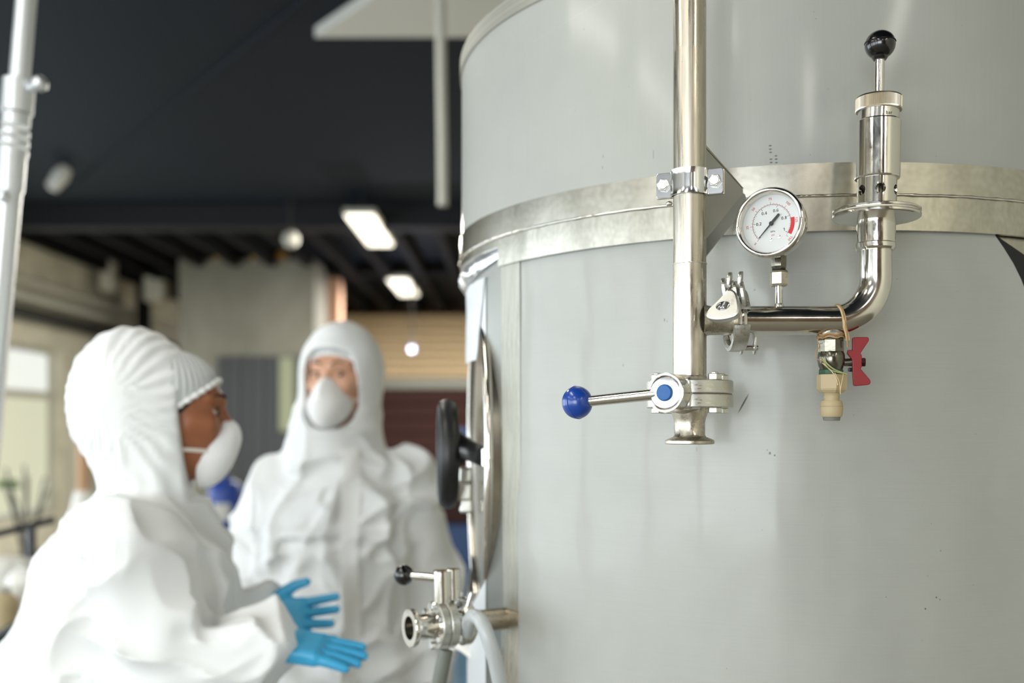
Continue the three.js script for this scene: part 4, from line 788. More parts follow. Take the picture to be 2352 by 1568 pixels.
{ // dry raffia string tied round valve neck and pipe
  const t = thing('raffia_string', 'dry raffia string tied round the branch pipe and small valve', 'string', W(1910, 860, D));
  const f = D - 0.0185;
  const loop = (yy, r, w, ph) => sweep(Array.from({ length: 26 }, (_, i) => { const a = ph + i / 25 * 6.9; return V(W(1909, 0, D).x + Math.sin(a) * r, yAt(yy + 2 * Math.sin(i * 1.7)), -D + Math.cos(a) * r); }), w, 60, 6, { flat: 0.4 });
  mk('wrap', [loop(772, 0.0152, 0.0011, 0), loop(776, 0.0155, 0.001, 2), loop(769, 0.0148, 0.0009, 4)], M.straw, t);
  const x = (px) => W(px, 0, D).x, rr = 0.0176, by = yAt(736);
  const round = (px0, px1, a0, a1, r = rr) => Array.from({ length: 10 }, (_, i) => { const a = lerp(a0, a1, i / 9); return V(x(lerp(px0, px1, i / 9)), by + Math.sin(a) * r, -D + Math.cos(a) * r); });
  mk('strand', sweep([...round(1924, 1922, 2.6, 1.2), ...round(1922, 1930, 1.1, -0.5), V(x(1938), yAt(772), -D + 0.012), V(x(1938), yAt(784), -D + 0.014)], 0.0022, 60, 6, { flat: 0.35 }), M.strawPale, t);
  mk('strand', sweep([...round(1920, 1926, 2.4, 0.2, 0.0186), V(x(1934), yAt(760), -D + 0.016), V(x(1937), yAt(800), -D + 0.015)], 0.0012, 50, 6, { flat: 0.5 }), M.straw, t);
  const thin = (pts, m, r = 0.0006) => mk('strand', sweep(pts.map(([px, py, dz]) => V(x(px), yAt(py), -D + dz)), r, 30, 5), m, t);
  thin([[1885, 776, 0.012], [1869, 782, 0.014], [1874, 800, 0.015], [1865, 806, 0.016], [1867, 826, 0.016], [1881, 832, 0.016]], M.straw);
  thin([[1880, 790, 0.014], [1872, 794, 0.016], [1874, 812, 0.016]], M.straw, 0.0004);
  thin([[1879, 822, 0.0145], [1890, 838, 0.017], [1905, 850, 0.0175], [1934, 861, 0.016]], M.strawGreen, 0.0009);
  thin([[1880, 828, 0.0145], [1895, 850, 0.017], [1920, 858, 0.0175], [1935, 860, 0.0155]], M.strawGreen, 0.0007);
  thin([[1880, 835, 0.0145], [1900, 856, 0.018], [1909, 872, 0.0185], [1912, 886, 0.019]], M.strawPale, 0.0006);
  thin([[1906, 858, 0.018], [1916, 880, 0.0185], [1919, 906, 0.017]], M.strawPale, 0.0005);
  thin([[1927, 856, 0.016], [1922, 876, 0.0185], [1918, 900, 0.018]], M.strawPale, 0.0004);
}
{ // second butterfly valve low on the tank side
  const phi = -61 * RAD, n = V(Math.sin(phi), 0, Math.cos(phi)), y = EYE_Y - 0.288, S = V(TC.x, y, TC.z).addScaledVector(n, R_LOW);
  const up = V(0, 1, 0), sd = up.clone().cross(n).normalize(), at = (l) => S.clone().addScaledVector(n, l);
  const t = thing('outlet_valve', 'stainless outlet valve with black ball lever low on the tank', 'valve', S.clone());
  const L = (pts, seg = 44, cr = 0.5) => along(lathe(pts.map(([r, l]) => [r, l]), seg, cr), S, n);
  mk('stub_pipe', L([[0, -0.01], [0.0165, -0.01], [0.0165, 0.062], [0.019, 0.064], [0.0255, 0.066], [0.0255, 0.069], [0, 0.069]]), M.steel, t);
  mk('valve_flange', L([[0, 0.09], [0.0345, 0.09], [0.0355, 0.091], [0.0355, 0.1025], [0.0345, 0.1035], [0, 0.1035]]), M.cast, t);
  mk('valve_flange', L([[0, 0.1045], [0.0345, 0.1045], [0.0355, 0.1055], [0.0355, 0.1165], [0.0345, 0.1175], [0, 0.1175]]), M.cast, t);
  mk('outlet_neck', L([[0.02, 0.117], [0.0185, 0.122], [0.0178, 0.142], [0.02, 0.147], [0.0275, 0.15], [0.028, 0.152], [0.028, 0.156], [0.027, 0.157], [0.0172, 0.157], [0.0172, 0.12], [0.0, 0.119]], 44, 0.6), M.polished, t);
  mk('inlet_neck', L([[0, 0.069], [0.0255, 0.069], [0.0255, 0.072], [0.019, 0.075], [0.0185, 0.09], [0, 0.09]]), M.polished, t);
  for (let i = 0; i < 6; i++) { const a = i * 1.0472 + 0.5, o = sd.clone().multiplyScalar(Math.cos(a) * 0.029).addScaledVector(up, Math.sin(a) * 0.029), b = mk('flange_bolt', rod(at(0.086).add(o), at(0.122).add(o), 0.003, 12), M.chrome, t); mk('nut', along(hex(0.0062, 0.0055), at(0.1175).add(o), n), M.chrome, b); mk('bolt_head', along(hex(0.0062, 0.0045), at(0.0855).add(o), n), M.chrome, b); }
  // clamp between stub and valve
  mk('clamp_ring', along(lathe([[0.026, 0.061], [0.03, 0.06], [0.0335, 0.064], [0.0335, 0.074], [0.03, 0.078], [0.026, 0.077], [0.026, 0.061]], 44, 0.6), S, n), M.cast, t);
  const w0 = at(0.069).addScaledVector(sd, -0.02).addScaledVector(up, 0.034);
  mk('clamp_wing', [basis(new RoundedBoxGeometry(0.016, 0.022, 0.014, 3, 0.004), w0, sd, up, n), rod(w0.clone(), w0.clone().addScaledVector(sd, 0.04), 0.0045, 12), basis(new RoundedBoxGeometry(0.01, 0.03, 0.007, 3, 0.003), w0.clone().addScaledVector(sd, 0.036), sd, V(0.3, 1, 0).normalize(), n)], M.chrome, t);
  const c = at(0.104), h0 = c.clone().add(V(0, 0.034, 0)), h1 = c.clone().add(V(0, 0.08, 0));
  mk('lever_hub', [rod(c.clone().add(V(0, 0.03, 0)), h1, 0.0135, 28), rod(c.clone().add(V(0.0, 0.036, 0)).addScaledVector(n, -0.018), c.clone().add(V(0, 0.081, 0)).addScaledVector(n, -0.018), 0.0105, 24)], M.polished, t);
  const ball = W(928, 1320, 1.5), lever = mk('lever', sweep([h1.clone().add(V(0, -0.012, 0)), h1.clone().add(V(0, -0.012, 0)).lerp(ball, 0.5), ball], 0.0062, 16, 16), M.polished, t);
  mk('lever_ball', new THREE.SphereGeometry(0.0155, 28, 20).translate(ball.x, ball.y, ball.z), M.blackBall, lever, 'black ball grip');
}
// hoses below the outlet valve
solo('clear_hose', 'pale clear hose draped over the outlet pipe', 'hose', sweep([W(1070, 1452, 1.47), W(1083, 1416, 1.44), W(1104, 1424, 1.41), W(1125, 1475, 1.4), W(1142, 1540, 1.41), W(1158, 1640, 1.43), W(1160, 2000, 1.5), W(1080, 2600, 1.6).setY(0.02)], 0.0105, 90, 20), M.hoseClear);
solo('grey_hose', 'dark grey hose hanging beneath the outlet valve', 'hose', sweep([W(1024, 1492, 1.49), W(1016, 1530, 1.49), W(1004, 1600, 1.5), W(990, 2000, 1.55), W(900, 2700, 1.7).setY(0.02)], 0.011, 60, 18), M.hoseGrey);
{ // slanted stay under the tank wall
  solo('slanted_stay', 'cream slanted stay beneath the outlet valve', 'stay', (() => { const a = W(1050, 1478, 1.72), b = W(1150, 1560, 1.66); return sweep([a.clone().add(V(-0.02, -0.02, 0)), a, b, b.clone().add(V(0.03, -0.04, 0.0))], 0.016, 20, 12, { flat: 0.5 }); })(), M.whitePlastic);
}
// ------------------------------------------------------------------ two people in white coveralls
function surfaceNet(sdf, lo, hi, cell) {
  const nx = Math.ceil((hi.x - lo.x) / cell) + 1, ny = Math.ceil((hi.y - lo.y) / cell) + 1, nz = Math.ceil((hi.z - lo.z) / cell) + 1;
  const f = new Float32Array(nx * ny * nz), id = (i, j, k) => (k * ny + j) * nx + i;
  for (let k = 0; k < nz; k++) for (let j = 0; j < ny; j++) for (let i = 0; i < nx; i++) f[id(i, j, k)] = sdf(lo.x + i * cell, lo.y + j * cell, lo.z + k * cell);
  const vid = new Int32Array(nx * ny * nz).fill(-1), pos = [], idx = [];
  const E = [[0, 1], [0, 2], [0, 4], [1, 3], [1, 5], [2, 3], [2, 6], [3, 7], [4, 5], [4, 6], [5, 7], [6, 7]];
  const c = new Float32Array(8);
  for (let k = 0; k < nz - 1; k++) for (let j = 0; j < ny - 1; j++) for (let i = 0; i < nx - 1; i++) {
    let m = 0; for (let q = 0; q < 8; q++) { c[q] = f[id(i + (q & 1), j + (q >> 1 & 1), k + (q >> 2))]; if (c[q] < 0) m |= 1 << q; }
    if (m === 0 || m === 255) continue;
    let x = 0, y = 0, z = 0, n = 0;
    for (const [a, b] of E) { if ((c[a] < 0) === (c[b] < 0)) continue; const t = c[a] / (c[a] - c[b]); x += lerp(a & 1, b & 1, t); y += lerp(a >> 1 & 1, b >> 1 & 1, t); z += lerp(a >> 2, b >> 2, t); n++; }
    vid[id(i, j, k)] = pos.length / 3; pos.push(lo.x + (i + x / n) * cell, lo.y + (j + y / n) * cell, lo.z + (k + z / n) * cell);
  }
  const quad = (a, b, d, e, flip) => { if (a < 0 || b < 0 || d < 0 || e < 0) return; flip ? idx.push(a, d, b, a, e, d) : idx.push(a, b, d, a, d, e); };
  for (let k = 1; k < nz - 1; k++) for (let j = 1; j < ny - 1; j++) for (let i = 1; i < nx - 1; i++) {
    const s = f[id(i, j, k)] < 0;
    if (s !== (f[id(i + 1, j, k)] < 0)) quad(vid[id(i, j - 1, k - 1)], vid[id(i, j, k - 1)], vid[id(i, j, k)], vid[id(i, j - 1, k)], !s);
    if (s !== (f[id(i, j + 1, k)] < 0)) quad(vid[id(i - 1, j, k - 1)], vid[id(i - 1, j, k)], vid[id(i, j, k)], vid[id(i, j, k - 1)], !s);
    if (s !== (f[id(i, j, k + 1)] < 0)) quad(vid[id(i - 1, j - 1, k)], vid[id(i, j - 1, k)], vid[id(i, j, k)], vid[id(i - 1, j, k)], !s);
  }
  const nor = new Float32Array(pos.length), e = cell * 0.6;
  for (let q = 0; q < pos.length; q += 3) {
    const x = pos[q], y = pos[q + 1], z = pos[q + 2];
    let gx = sdf(x + e, y, z) - sdf(x - e, y, z), gy = sdf(x, y + e, z) - sdf(x, y - e, z), gz = sdf(x, y, z + e) - sdf(x, y, z - e);
    const l = Math.hypot(gx, gy, gz) || 1; nor[q] = gx / l; nor[q + 1] = gy / l; nor[q + 2] = gz / l;
  }
  const g = new THREE.BufferGeometry();
  g.setAttribute('position', new THREE.Float32BufferAttribute(pos, 3)); g.setAttribute('normal', new THREE.BufferAttribute(nor, 3)); g.setIndex(idx);
  return clean(g);
}
const cap3 = (x, y, z, a, b, ra, rb) => {
  const dx = b.x - a.x, dy = b.y - a.y, dz = b.z - a.z, t = clamp(((x - a.x) * dx + (y - a.y) * dy + (z - a.z) * dz) / (dx * dx + dy * dy + dz * dz + 1e-9), 0, 1);
  return Math.hypot(x - a.x - dx * t, y - a.y - dy * t, z - a.z - dz * t) - lerp(ra, rb, t);
};
const smin = (a, b, k) => { const h = Math.max(k - Math.abs(a - b), 0) / k; return Math.min(a, b) - h * h * k * 0.25; };
const smax = (a, b, k) => -smin(-a, -b, k);
const ell = (x, y, z, rx, ry, rz) => { const k0 = Math.hypot(x / rx, y / ry, z / rz), k1 = Math.hypot(x / rx / rx, y / ry / ry, z / rz / rz); return k1 < 1e-9 ? -Math.min(rx, ry, rz) : k0 * (k0 - 1) / k1; };
const fr = (C, fwd) => { const f = fwd.clone().normalize(), r = f.clone().cross(YUP).normalize(), u = r.clone().cross(f).normalize(); return { C, f, r, u, to: (x, y, z) => { const a = x - C.x, b = y - C.y, c = z - C.z; return [a * r.x + b * r.y + c * r.z, a * u.x + b * u.y + c * u.z, a * f.x + b * f.y + c * f.z]; }, at: (R, U, F) => C.clone().addScaledVector(r, R).addScaledVector(u, U).addScaledVector(f, F) }; };
const v3 = (a) => V(...a);
function headSDF(R, U, F) {
  const s = Math.abs(R);
  let d = ell(R, U - 0.022, F + 0.012, 0.075, 0.084, 0.096);
  d = smin(d, ell(R, U + 0.045, F - 0.028, 0.06, 0.082, 0.066), 0.03);
  d = smin(d, cap3(s, U, F, V(0.012, -0.108, 0.06), V(0.05, -0.055, 0.0), 0.022, 0.025), 0.025);
  d = smin(d, cap3(R, U, F, V(0, 0.0, 0.088), V(0, -0.043, 0.108), 0.007, 0.012), 0.012);
  d = smin(d, cap3(s, U, F, V(0.004, -0.047, 0.1), V(0.014, -0.049, 0.092), 0.008, 0.008), 0.008);
  d = smin(d, cap3(s, U, F, V(0.012, 0.02, 0.087), V(0.048, 0.022, 0.068), 0.007, 0.006), 0.02);
  d = smin(d, cap3(s, U, F, V(0.045, -0.03, 0.066), V(0.055, -0.025, 0.04), 0.016, 0.014), 0.025);
  d = smax(d, -(Math.hypot(s - 0.032, U + 0.004, F - 0.1) - 0.017), 0.012);
  d = smin(d, cap3(s, U, F, V(0, -0.077, 0.094), V(0.02, -0.079, 0.083), 0.007, 0.005), 0.008);
  d = smin(d, ell(s - 0.078, U + 0.012, F + 0.01, 0.01, 0.031, 0.018), 0.008);
  d = smin(d, cap3(R, U, F, V(0, -0.07, -0.02), V(0, -0.22, -0.05), 0.055, 0.06), 0.03);
  return d;
}
function handSDF(H, side, spread, curl) {   // H: frame with f fingers, u palm normal, r thumb side (for side=+1)
  const fingers = [[0.031, 0.068, 0.0], [0.0105, 0.077, 0.35], [-0.0105, 0.071, 0.6], [-0.031, 0.055, 0.9]];
  const chains = fingers.map(([o, len], i) => { const sp = o * spread, c = curl[i]; const p0 = V(o, 0, 0.088), p1 = V(o + sp * 0.3, len * 0.42 * Math.sin(c), 0.088 + len * 0.42 * Math.cos(c)), p2 = V(o + sp * 0.55, p1.y + len * 0.33 * Math.sin(c * 1.9), p1.z + len * 0.33 * Math.cos(c * 1.9)), p3 = V(o + sp * 0.7, p2.y + len * 0.25 * Math.sin(c * 2.5), p2.z + len * 0.25 * Math.cos(c * 2.5)); return [p0, p1, p2, p3]; });
  const th = [V(0.026, 0.004, 0.022), V(0.05, 0.012, 0.048), V(0.064, 0.016, 0.074), V(0.07, 0.018, 0.096)];
  return (x, y, z) => {
    let [R, U, F] = H.to(x, y, z); R *= side;
    const bx = Math.max(Math.abs(R) - 0.03, 0), by = Math.max(Math.abs(U) - 0.004, 0), bz = Math.max(Math.abs(F - 0.048) - 0.036, 0);
    let d = Math.hypot(bx, by, bz) - 0.0105;
    d = smin(d, cap3(R, U, F, V(0, 0, -0.06), V(0, 0, 0.02), 0.03, 0.026), 0.02);
    let e = 1; for (const c of chains) for (let i = 0; i < 3; i++) e = Math.min(e, cap3(R, U, F, c[i], c[i + 1], 0.0098 - i * 0.0008, 0.0092 - i * 0.0008));
    d = smin(d, e, 0.007);
    let t = 1; for (let i = 0; i < 3; i++) t = Math.min(t, cap3(R, U, F, th[i], th[i + 1], 0.0135 - i * 0.0018, 0.0118 - i * 0.0018));
    return smin(d, t, 0.012);
  };
}
const table = (T, y) => { if (y <= T[0][0]) return T[0]; for (let i = 1; i < T.length; i++) if (y <= T[i][0]) { const k = (y - T[i - 1][0]) / (T[i][0] - T[i - 1][0]); const s = k * k * (3 - 2 * k); return T[i].map((v, j) => lerp(T[i - 1][j], v, s)); } return T.at(-1); };
// torso of stacked ellipses: rows [y, half width, half depth, forward shift]
const torso = (B, T, grow = 0) => { const y0 = T[0][0], y1 = T.at(-1)[0]; return (x, y, z) => { const [, a, b, s] = table(T, y), R = (x - B.C.x) * B.r.x + (z - B.C.z) * B.r.z, F = (x - B.C.x) * B.f.x + (z - B.C.z) * B.f.z - s, A = a + grow, D = b + grow; const k = Math.hypot(R / A, F / D); let d = (k - 1) * Math.min(A, D) * 0.9; const cy = Math.max(y0 - y, y - y1); return cy > 0 ? Math.max(d, cy) : d; }; };
function folds(x, y, z, amp, q = 0) {   // creased cloth: sharp ridges in crossing directions over soft bagging
  const wx = x + 0.05 * N(x * 5, y * 5, z * 5 + q), wy = y + 0.05 * N(x * 5 + 9, y * 5, z * 5 + q);
  const ridge = (v) => { const k = 1 - Math.abs(v) * 1.9; return k > 0 ? k * k : 0; };
  const a = ridge(N(wx * 8 + q, wy * 2.4, z * 8)), b = ridge(N(wx * 4.5 + wy * 8.5 + q, wy * 4.5 - wx * 4, z * 7 + 5)), c = ridge(N(wx * 5 - wy * 7 + q, wy * 3.5 + wx * 4, z * 7 + 15)), e = N(x * 16, y * 12, z * 16 + q);
  return amp * (0.8 * a + 0.9 * b + 0.7 * c + 0.12 * e - 0.7);
}
function person(o) {
  const base = V(o.B.C.x, 0, o.B.C.z), t = thing('person', o.label, 'person', base);
  const H = o.H, lo = V(1e9, 0, 1e9), hi = V(-1e9, 0, -1e9);
  for (const p of [...o.arms.flat(), H.C]) { lo.min(p); hi.max(p); } lo.addScalar(-0.2); hi.addScalar(0.2); lo.min(base.clone().addScalar(-0.34)); hi.max(base.clone().addScalar(0.34));
  lo.y = -0.02; hi.y = H.C.y + 0.24;
  // bare body: one continuous figure under the clothing
  const skinTorso = torso(o.B, o.torso, -0.045), legs = [-1, 1].map((k) => [o.B.at(k * 0.09, 0, 0).setY(0.9), o.B.at(k * 0.095, 0, 0.02).setY(0.5), o.B.at(k * 0.1, 0, -0.02).setY(0.08), o.B.at(k * 0.105, 0, 0.13).setY(0.045)]);
  const bodyS = (x, y, z) => {
    let d = skinTorso(x, y, z);
    d = smin(d, cap3(x, y, z, o.neck, H.at(0, -0.1, -0.03), 0.058, 0.055), 0.03);
    for (const [s, e, w] of o.arms) { d = smin(d, cap3(x, y, z, s, e, 0.05, 0.042), 0.03); d = smin(d, cap3(x, y, z, e, w, 0.042, 0.027), 0.012); }
    for (const [h, k, a, f] of legs) { d = smin(d, cap3(x, y, z, h, k, 0.085, 0.055), 0.03); d = smin(d, cap3(x, y, z, k, a, 0.055, 0.038), 0.015); d = smin(d, cap3(x, y, z, a, f, 0.038, 0.035), 0.015); }
    return d;
  };
  const parts = [surfaceNet(bodyS, lo, hi, 0.014), surfaceNet((x, y, z) => headSDF(...H.to(x, y, z)), H.C.clone().addScalar(-0.27), H.C.clone().addScalar(0.16), 0.0042)];
  const hands = o.hands.map((h) => handSDF(h.frame, h.side, h.spread, h.curl));
  o.hands.forEach((h, i) => parts.push(surfaceNet((x, y, z) => hands[i](x, y, z) + 0.0012, h.frame.at(0, 0, 0.06).addScalar(-0.15), h.frame.at(0, 0, 0.06).addScalar(0.15), 0.0045)));
  mk('body', parts, o.skin, t);
  // coverall
  const suitTorso = torso(o.B, o.torso);
  const suit = (x, y, z) => {
    let d = suitTorso(x, y, z);
    o.arms.forEach(([s, e, w], i) => { const [r0, r1, r2] = o.sleeve[i], c = w.clone().addScaledVector(w.clone().sub(e).normalize(), 0.01 + (o.cuff ?? 0.02) - 0.02); d = smin(d, cap3(x, y, z, s, e, r0, r1), o.armBlend ?? 0.05); d = smin(d, cap3(x, y, z, e, c, r1, r2), 0.03); });
    for (const [h, k, a] of legs) { d = smin(d, cap3(x, y, z, h, k, 0.12, 0.092), 0.05); d = smin(d, cap3(x, y, z, k, a, 0.092, 0.075), 0.03); }
    if (d < 0.05 && d > -0.06) d -= folds(x, y, z, o.fold, o.seed) + (o.shape ? o.shape(x, y, z) : 0);
    let h = o.hood(x, y, z);
    d = smin(d, h, o.hoodBlend ?? 0.045);
    d = o.open(x, y, z, d);
    for (const [s, e, w] of o.arms) { const dir = w.clone().sub(e).normalize(), q = (x - w.x) * dir.x + (y - w.y) * dir.y + (z - w.z) * dir.z, r = Math.hypot(x - w.x - dir.x * q, y - w.y - dir.y * q, z - w.z - dir.z * q); if (r < 0.12) d = smax(d, q - (o.cuff ?? 0.02), 0.008); }
    return Math.max(d, 0.07 - y);
  };
  mk('coverall', surfaceNet(suit, lo, hi, o.cell), M.suit, t, o.suitLabel);
  o.suitSDF = suit;
  for (const [, , a, f] of legs) mk('boot', surfaceNet((x, y, z) => Math.max(smin(cap3(x, y, z, a, f, 0.052, 0.046), cap3(x, y, z, a, a.clone().add(V(0, 0.12, 0)), 0.052, 0.055), 0.03), -y), a.clone().add(V(-0.25, -0.1, -0.25)), a.clone().add(V(0.25, 0.22, 0.25)), 0.012), M.whitePlastic, t);
  o.hands.forEach((h, i) => { if (h.glove) mk('glove', surfaceNet((x, y, z) => { const [R, U, F] = h.frame.to(x, y, z); return Math.max(hands[i](x, y, z) - 0.0008, -F - 0.05); }, h.frame.at(0, 0, 0.06).addScalar(-0.16), h.frame.at(0, 0, 0.06).addScalar(0.16), 0.0034), M.glove, t, h.glove); });
  // eyes, brows
  for (const k of [-1, 1]) {
    const e = mk('eye', new THREE.SphereGeometry(0.0125, 16, 12).translate(...H.at(k * 0.032, -0.004, 0.0718).toArray()), M.eyeWhite, t);
    mk('iris', new THREE.SphereGeometry(0.0062, 12, 8).scale(1, 1, 0.6).translate(...H.at(k * 0.032 + (o.gaze ?? 0), -0.006, 0.0818).toArray()), M.iris, e);
    const lid = (down, open) => basis(new THREE.SphereGeometry(0.0136, 18, 10, 0, Math.PI * 2, 0, Math.PI * open).rotateX(down ? Math.PI - 0.25 : 0.42), H.at(k * 0.032, -0.004, 0.0716), H.f.clone().cross(H.u).negate(), H.u, H.f);
    mk('eyelid', [lid(false, 0.38), lid(true, 0.3)], o.skin, e);
    mk('eyelash', sweep([H.at(k * 0.0195, -0.003, 0.0795), H.at(k * 0.032, 0.0035, 0.0856), H.at(k * 0.0455, -0.001, 0.0775)], 0.0016, 12, 6), o.hair, e);
    mk('eyebrow', sweep([H.at(k * 0.014, 0.022, 0.094), H.at(k * 0.032, 0.029, 0.089), H.at(k * 0.05, 0.022, 0.073)], (q) => 0.0042 * (1 - 0.6 * q), 14, 6, { flat: 0.5 }), o.hair, t);
  }
  // cup respirator with ridge and straps
  const mg = slab(48, 14, (u, v, s) => {
    const a = u * 6.28319, c = Math.cos(a), sn = Math.sin(a), w = o.maskSize[0] * (sn > 0 ? 1 - 0.34 * sn : 1 - 0.06 * -sn), h = o.maskSize[1];
    const rr = Math.sin(v * Math.PI / 2 * 0.98 + 0.02), dome = Math.pow(Math.max(0, Math.cos(v * Math.PI / 2)), 0.75);
    const R = c * w * rr, U = o.maskAt[0] + sn * h * rr + (sn > 0 ? 0.01 * v * sn : 0), back = -(o.maskBack ?? 0.035) * v * v * Math.abs(c) * Math.abs(c) + (o.maskTilt ?? 0) * sn * rr * h, ridge = 0.004 * Math.exp(-((R / 0.008) ** 2)) * clamp(sn * rr * 2, 0, 1);
    return H.at(R * (s ? 0.97 : 1), U, o.maskAt[1] + dome * o.maskSize[2] + back + ridge - (s ? 0.0016 : 0));
  });
  const mask = mk('respirator', mg, M.mask, t, 'white cup respirator');
  for (const k of [-1, 1]) mk('mask_strap', sweep([H.at(k * o.maskSize[0] * 0.93, o.maskAt[0] + 0.01, o.maskAt[1] - (o.maskBack ?? 0.035) + 0.014), H.at(k * 0.07, o.maskAt[0] + 0.013, 0.03), H.at(k * 0.086, o.maskAt[0] + 0.014, -0.01)], 0.0036, 14, 6, { flat: 0.4 }), M.strap, mask);
  mk('nose_clip', sweep([H.at(-0.022, o.maskAt[0] + o.maskSize[1] * 0.72, o.maskAt[1] + 0.012), H.at(0, o.maskAt[0] + o.maskSize[1] * 0.79, o.maskAt[1] + 0.026), H.at(0.022, o.maskAt[0] + o.maskSize[1] * 0.72, o.maskAt[1] + 0.012)], 0.0022, 12, 6, { flat: 0.4 }), M.mask, mask);
  return t;
}
function pleatedCap(parent, H, { u0, grow, pleat = 46, tilt = 0.35 }) {   // bouffant cap over the upper skull; edge dips from brow to nape
  const g = slab(230, 20, (u, v, s) => {
    const a = u * 6.28319, cf = Math.cos(a), sr = Math.sin(a), low = u0 + tilt * (cf - 1);
    const el = lerp(Math.asin(clamp((low - 0.03) / 0.1, -0.9, 0.9)), Math.PI / 2, v), r = 1 + grow * Math.sin(Math.min(1, v * 3) * Math.PI / 2) + 0.02 * Math.sin(a * pleat) * (1 - v) * Math.min(1, v * 5);
    return H.at(sr * 0.079 * Math.cos(el) * r, 0.022 + 0.087 * Math.sin(el) * r, -0.012 + cf * 0.101 * Math.cos(el) * r - 0).addScaledVector(H.f, 0).addScaledVector(H.u, s ? -0.0015 : 0);
  });
  const m = mk('hair_cap', g, M.capCloth, parent, 'pleated white hair cap');
  const pts = Array.from({ length: 60 }, (_, i) => { const a = i / 60 * 6.28319, cf = Math.cos(a), low = u0 + tilt * (cf - 1), el = Math.asin(clamp((low - 0.03) / 0.1, -0.9, 0.9)); return H.at(Math.sin(a) * 0.081 * Math.cos(el), 0.022 + 0.087 * Math.sin(el), -0.012 + cf * 0.103 * Math.cos(el)); });
  mk('elastic_edge', sweep(pts, (q) => 0.0048 + 0.0012 * Math.sin(q * 200), 180, 7, { closed: true }), M.suitTrim, m);
}
const deg = (a) => a * RAD;
{ // worker seen from the side, talking with open hands
  const H = fr(V(-0.642, 1.588, -1.9), V(Math.cos(deg(12)), -0.02, -Math.sin(deg(12))));
  const B = fr(V(-0.715, 0, -1.92), V(Math.cos(deg(18)), 0, -Math.sin(deg(18))));
  const nearW = W(624, 1476, 1.78), farW = W(592, 1424, 2.02);
  const arms = [[V(-0.67, 1.345, -1.79), W(405, 1600, 1.77), nearW], [V(-0.76, 1.345, -2.06), V(-0.69, 1.09, -2.12), farW]];
  const fingersN = V(1, -0.13, 0.06).normalize(), fingersF = V(1, 0.02, 0.1).normalize();
  const mkHand = (w, f, n, side) => { const ff = f.clone().normalize(), nn = n.clone().addScaledVector(ff, -n.dot(ff)).normalize(), r = ff.clone().cross(nn).normalize(); const C = w.clone(); return { C, f: ff, u: nn, r, to: (x, y, z) => { const a = x - C.x, b = y - C.y, c = z - C.z; return [a * r.x + b * r.y + c * r.z, a * nn.x + b * nn.y + c * nn.z, a * ff.x + b * ff.y + c * ff.z]; }, at: (R, U, F) => C.clone().addScaledVector(r, R).addScaledVector(nn, U).addScaledVector(ff, F) }; };
  const hoodC = V(-0.722, 1.613, -1.9), sway = fr(V(0, 0, 0), H.f);
  const o = {
    label: 'person in a white hooded coverall seen side-on, gesturing with blue gloves', suitLabel: 'white hooded coverall', H, B, arms, skin: M.skinBrown, hair: M.hairDark, cell: 0.0082, fold: 0.018, seed: 5, hoodBlend: 0.022, cuff: 0.045, armBlend: 0.016, maskBack: 0.016,
    neck: V(-0.69, 1.4, -1.91),
    torso: [[0.72, 0.17, 0.17, -0.01], [0.9, 0.19, 0.225, -0.01], [1.08, 0.19, 0.23, -0.005], [1.2, 0.18, 0.195, -0.005], [1.3, 0.175, 0.165, 0.0], [1.38, 0.145, 0.13, 0.01], [1.44, 0.085, 0.09, 0.03], [1.5, 0.06, 0.07, 0.03]],
    sleeve: [[0.09, 0.085, 0.054], [0.08, 0.08, 0.052]],
    hood: (x, y, z) => {
      let d = ell(x - hoodC.x, y - hoodC.y, z - hoodC.z, 0.114, 0.13, 0.11);
      { const [R, U, F] = H.to(x, y, z); d = smin(d, ell(R, U + 0.03, F + 0.02, 0.094, 0.14, 0.1), 0.03); }
      d = smin(d, cap3(x, y, z, V(-0.71, 1.56, -1.9), V(-0.655, 1.47, -1.9), 0.1, 0.08), 0.05);
      d = smin(d, cap3(x, y, z, V(-0.69, 1.5, -1.9), V(-0.685, 1.42, -1.9), 0.085, 0.092), 0.05);
      // radial gathers at the back of the hood
      const a = Math.atan2(y - 1.6, x + 0.73), r = Math.hypot(y - 1.6, x + 0.73);
      if (Math.abs(d) < 0.04) d += 0.0022 * Math.sin(a * 26 + 3 * N(x * 20, y * 20, z * 9)) * clamp((r - 0.02) * 14, 0, 1) + 0.003 * N(x * 22, y * 14, z * 22);
      return d;
    },
    open: (x, y, z, d) => {   // cut in front of the face, slanted back at the top
      const [R, U, F] = H.to(x, y, z); if (U < -0.17 || U > 0.3 || F < -0.1) return d;
      const edge = 0.016 + Math.max(0, -U) * 0.12; return smax(d, F - edge, 0.006) ;
    },
    hands: [
      { frame: mkHand(nearW, fingersN, V(0.05, -0.95, -0.28), 1), side: 1, spread: 0.1, curl: [0.02, 0.05, 0.08, 0.1], glove: 'blue glove, lower hand' },
      { frame: mkHand(farW.clone().add(V(0.004, 0.004, 0)), fingersF, V(-0.05, 0.35, 0.93), -1), side: -1, spread: 0.5, curl: [0.06, 0.16, 0.2, 0.22], glove: 'blue glove, upper hand' },
    ],
    maskAt: [-0.088, 0.07], maskSize: [0.05, 0.062, 0.047], maskTilt: 0.32, gaze: 0.002,
  };
  const t = person(o);
  pleatedCap(t, H, { u0: 0.07, grow: 0.04, pleat: 50, tilt: 0.085 });
  mk('hair', surfaceNet((x, y, z) => { const [R, U, F] = H.to(x, y, z); return Math.max(headSDF(R, U, F) - 0.004, -(U + 0.012 - Math.max(0, F - 0.02) * 1.2), F - 0.04 + Math.abs(U) * 0.2); }, H.C.clone().addScalar(-0.13), H.C.clone().addScalar(0.15), 0.006), M.hairDark, t);
}
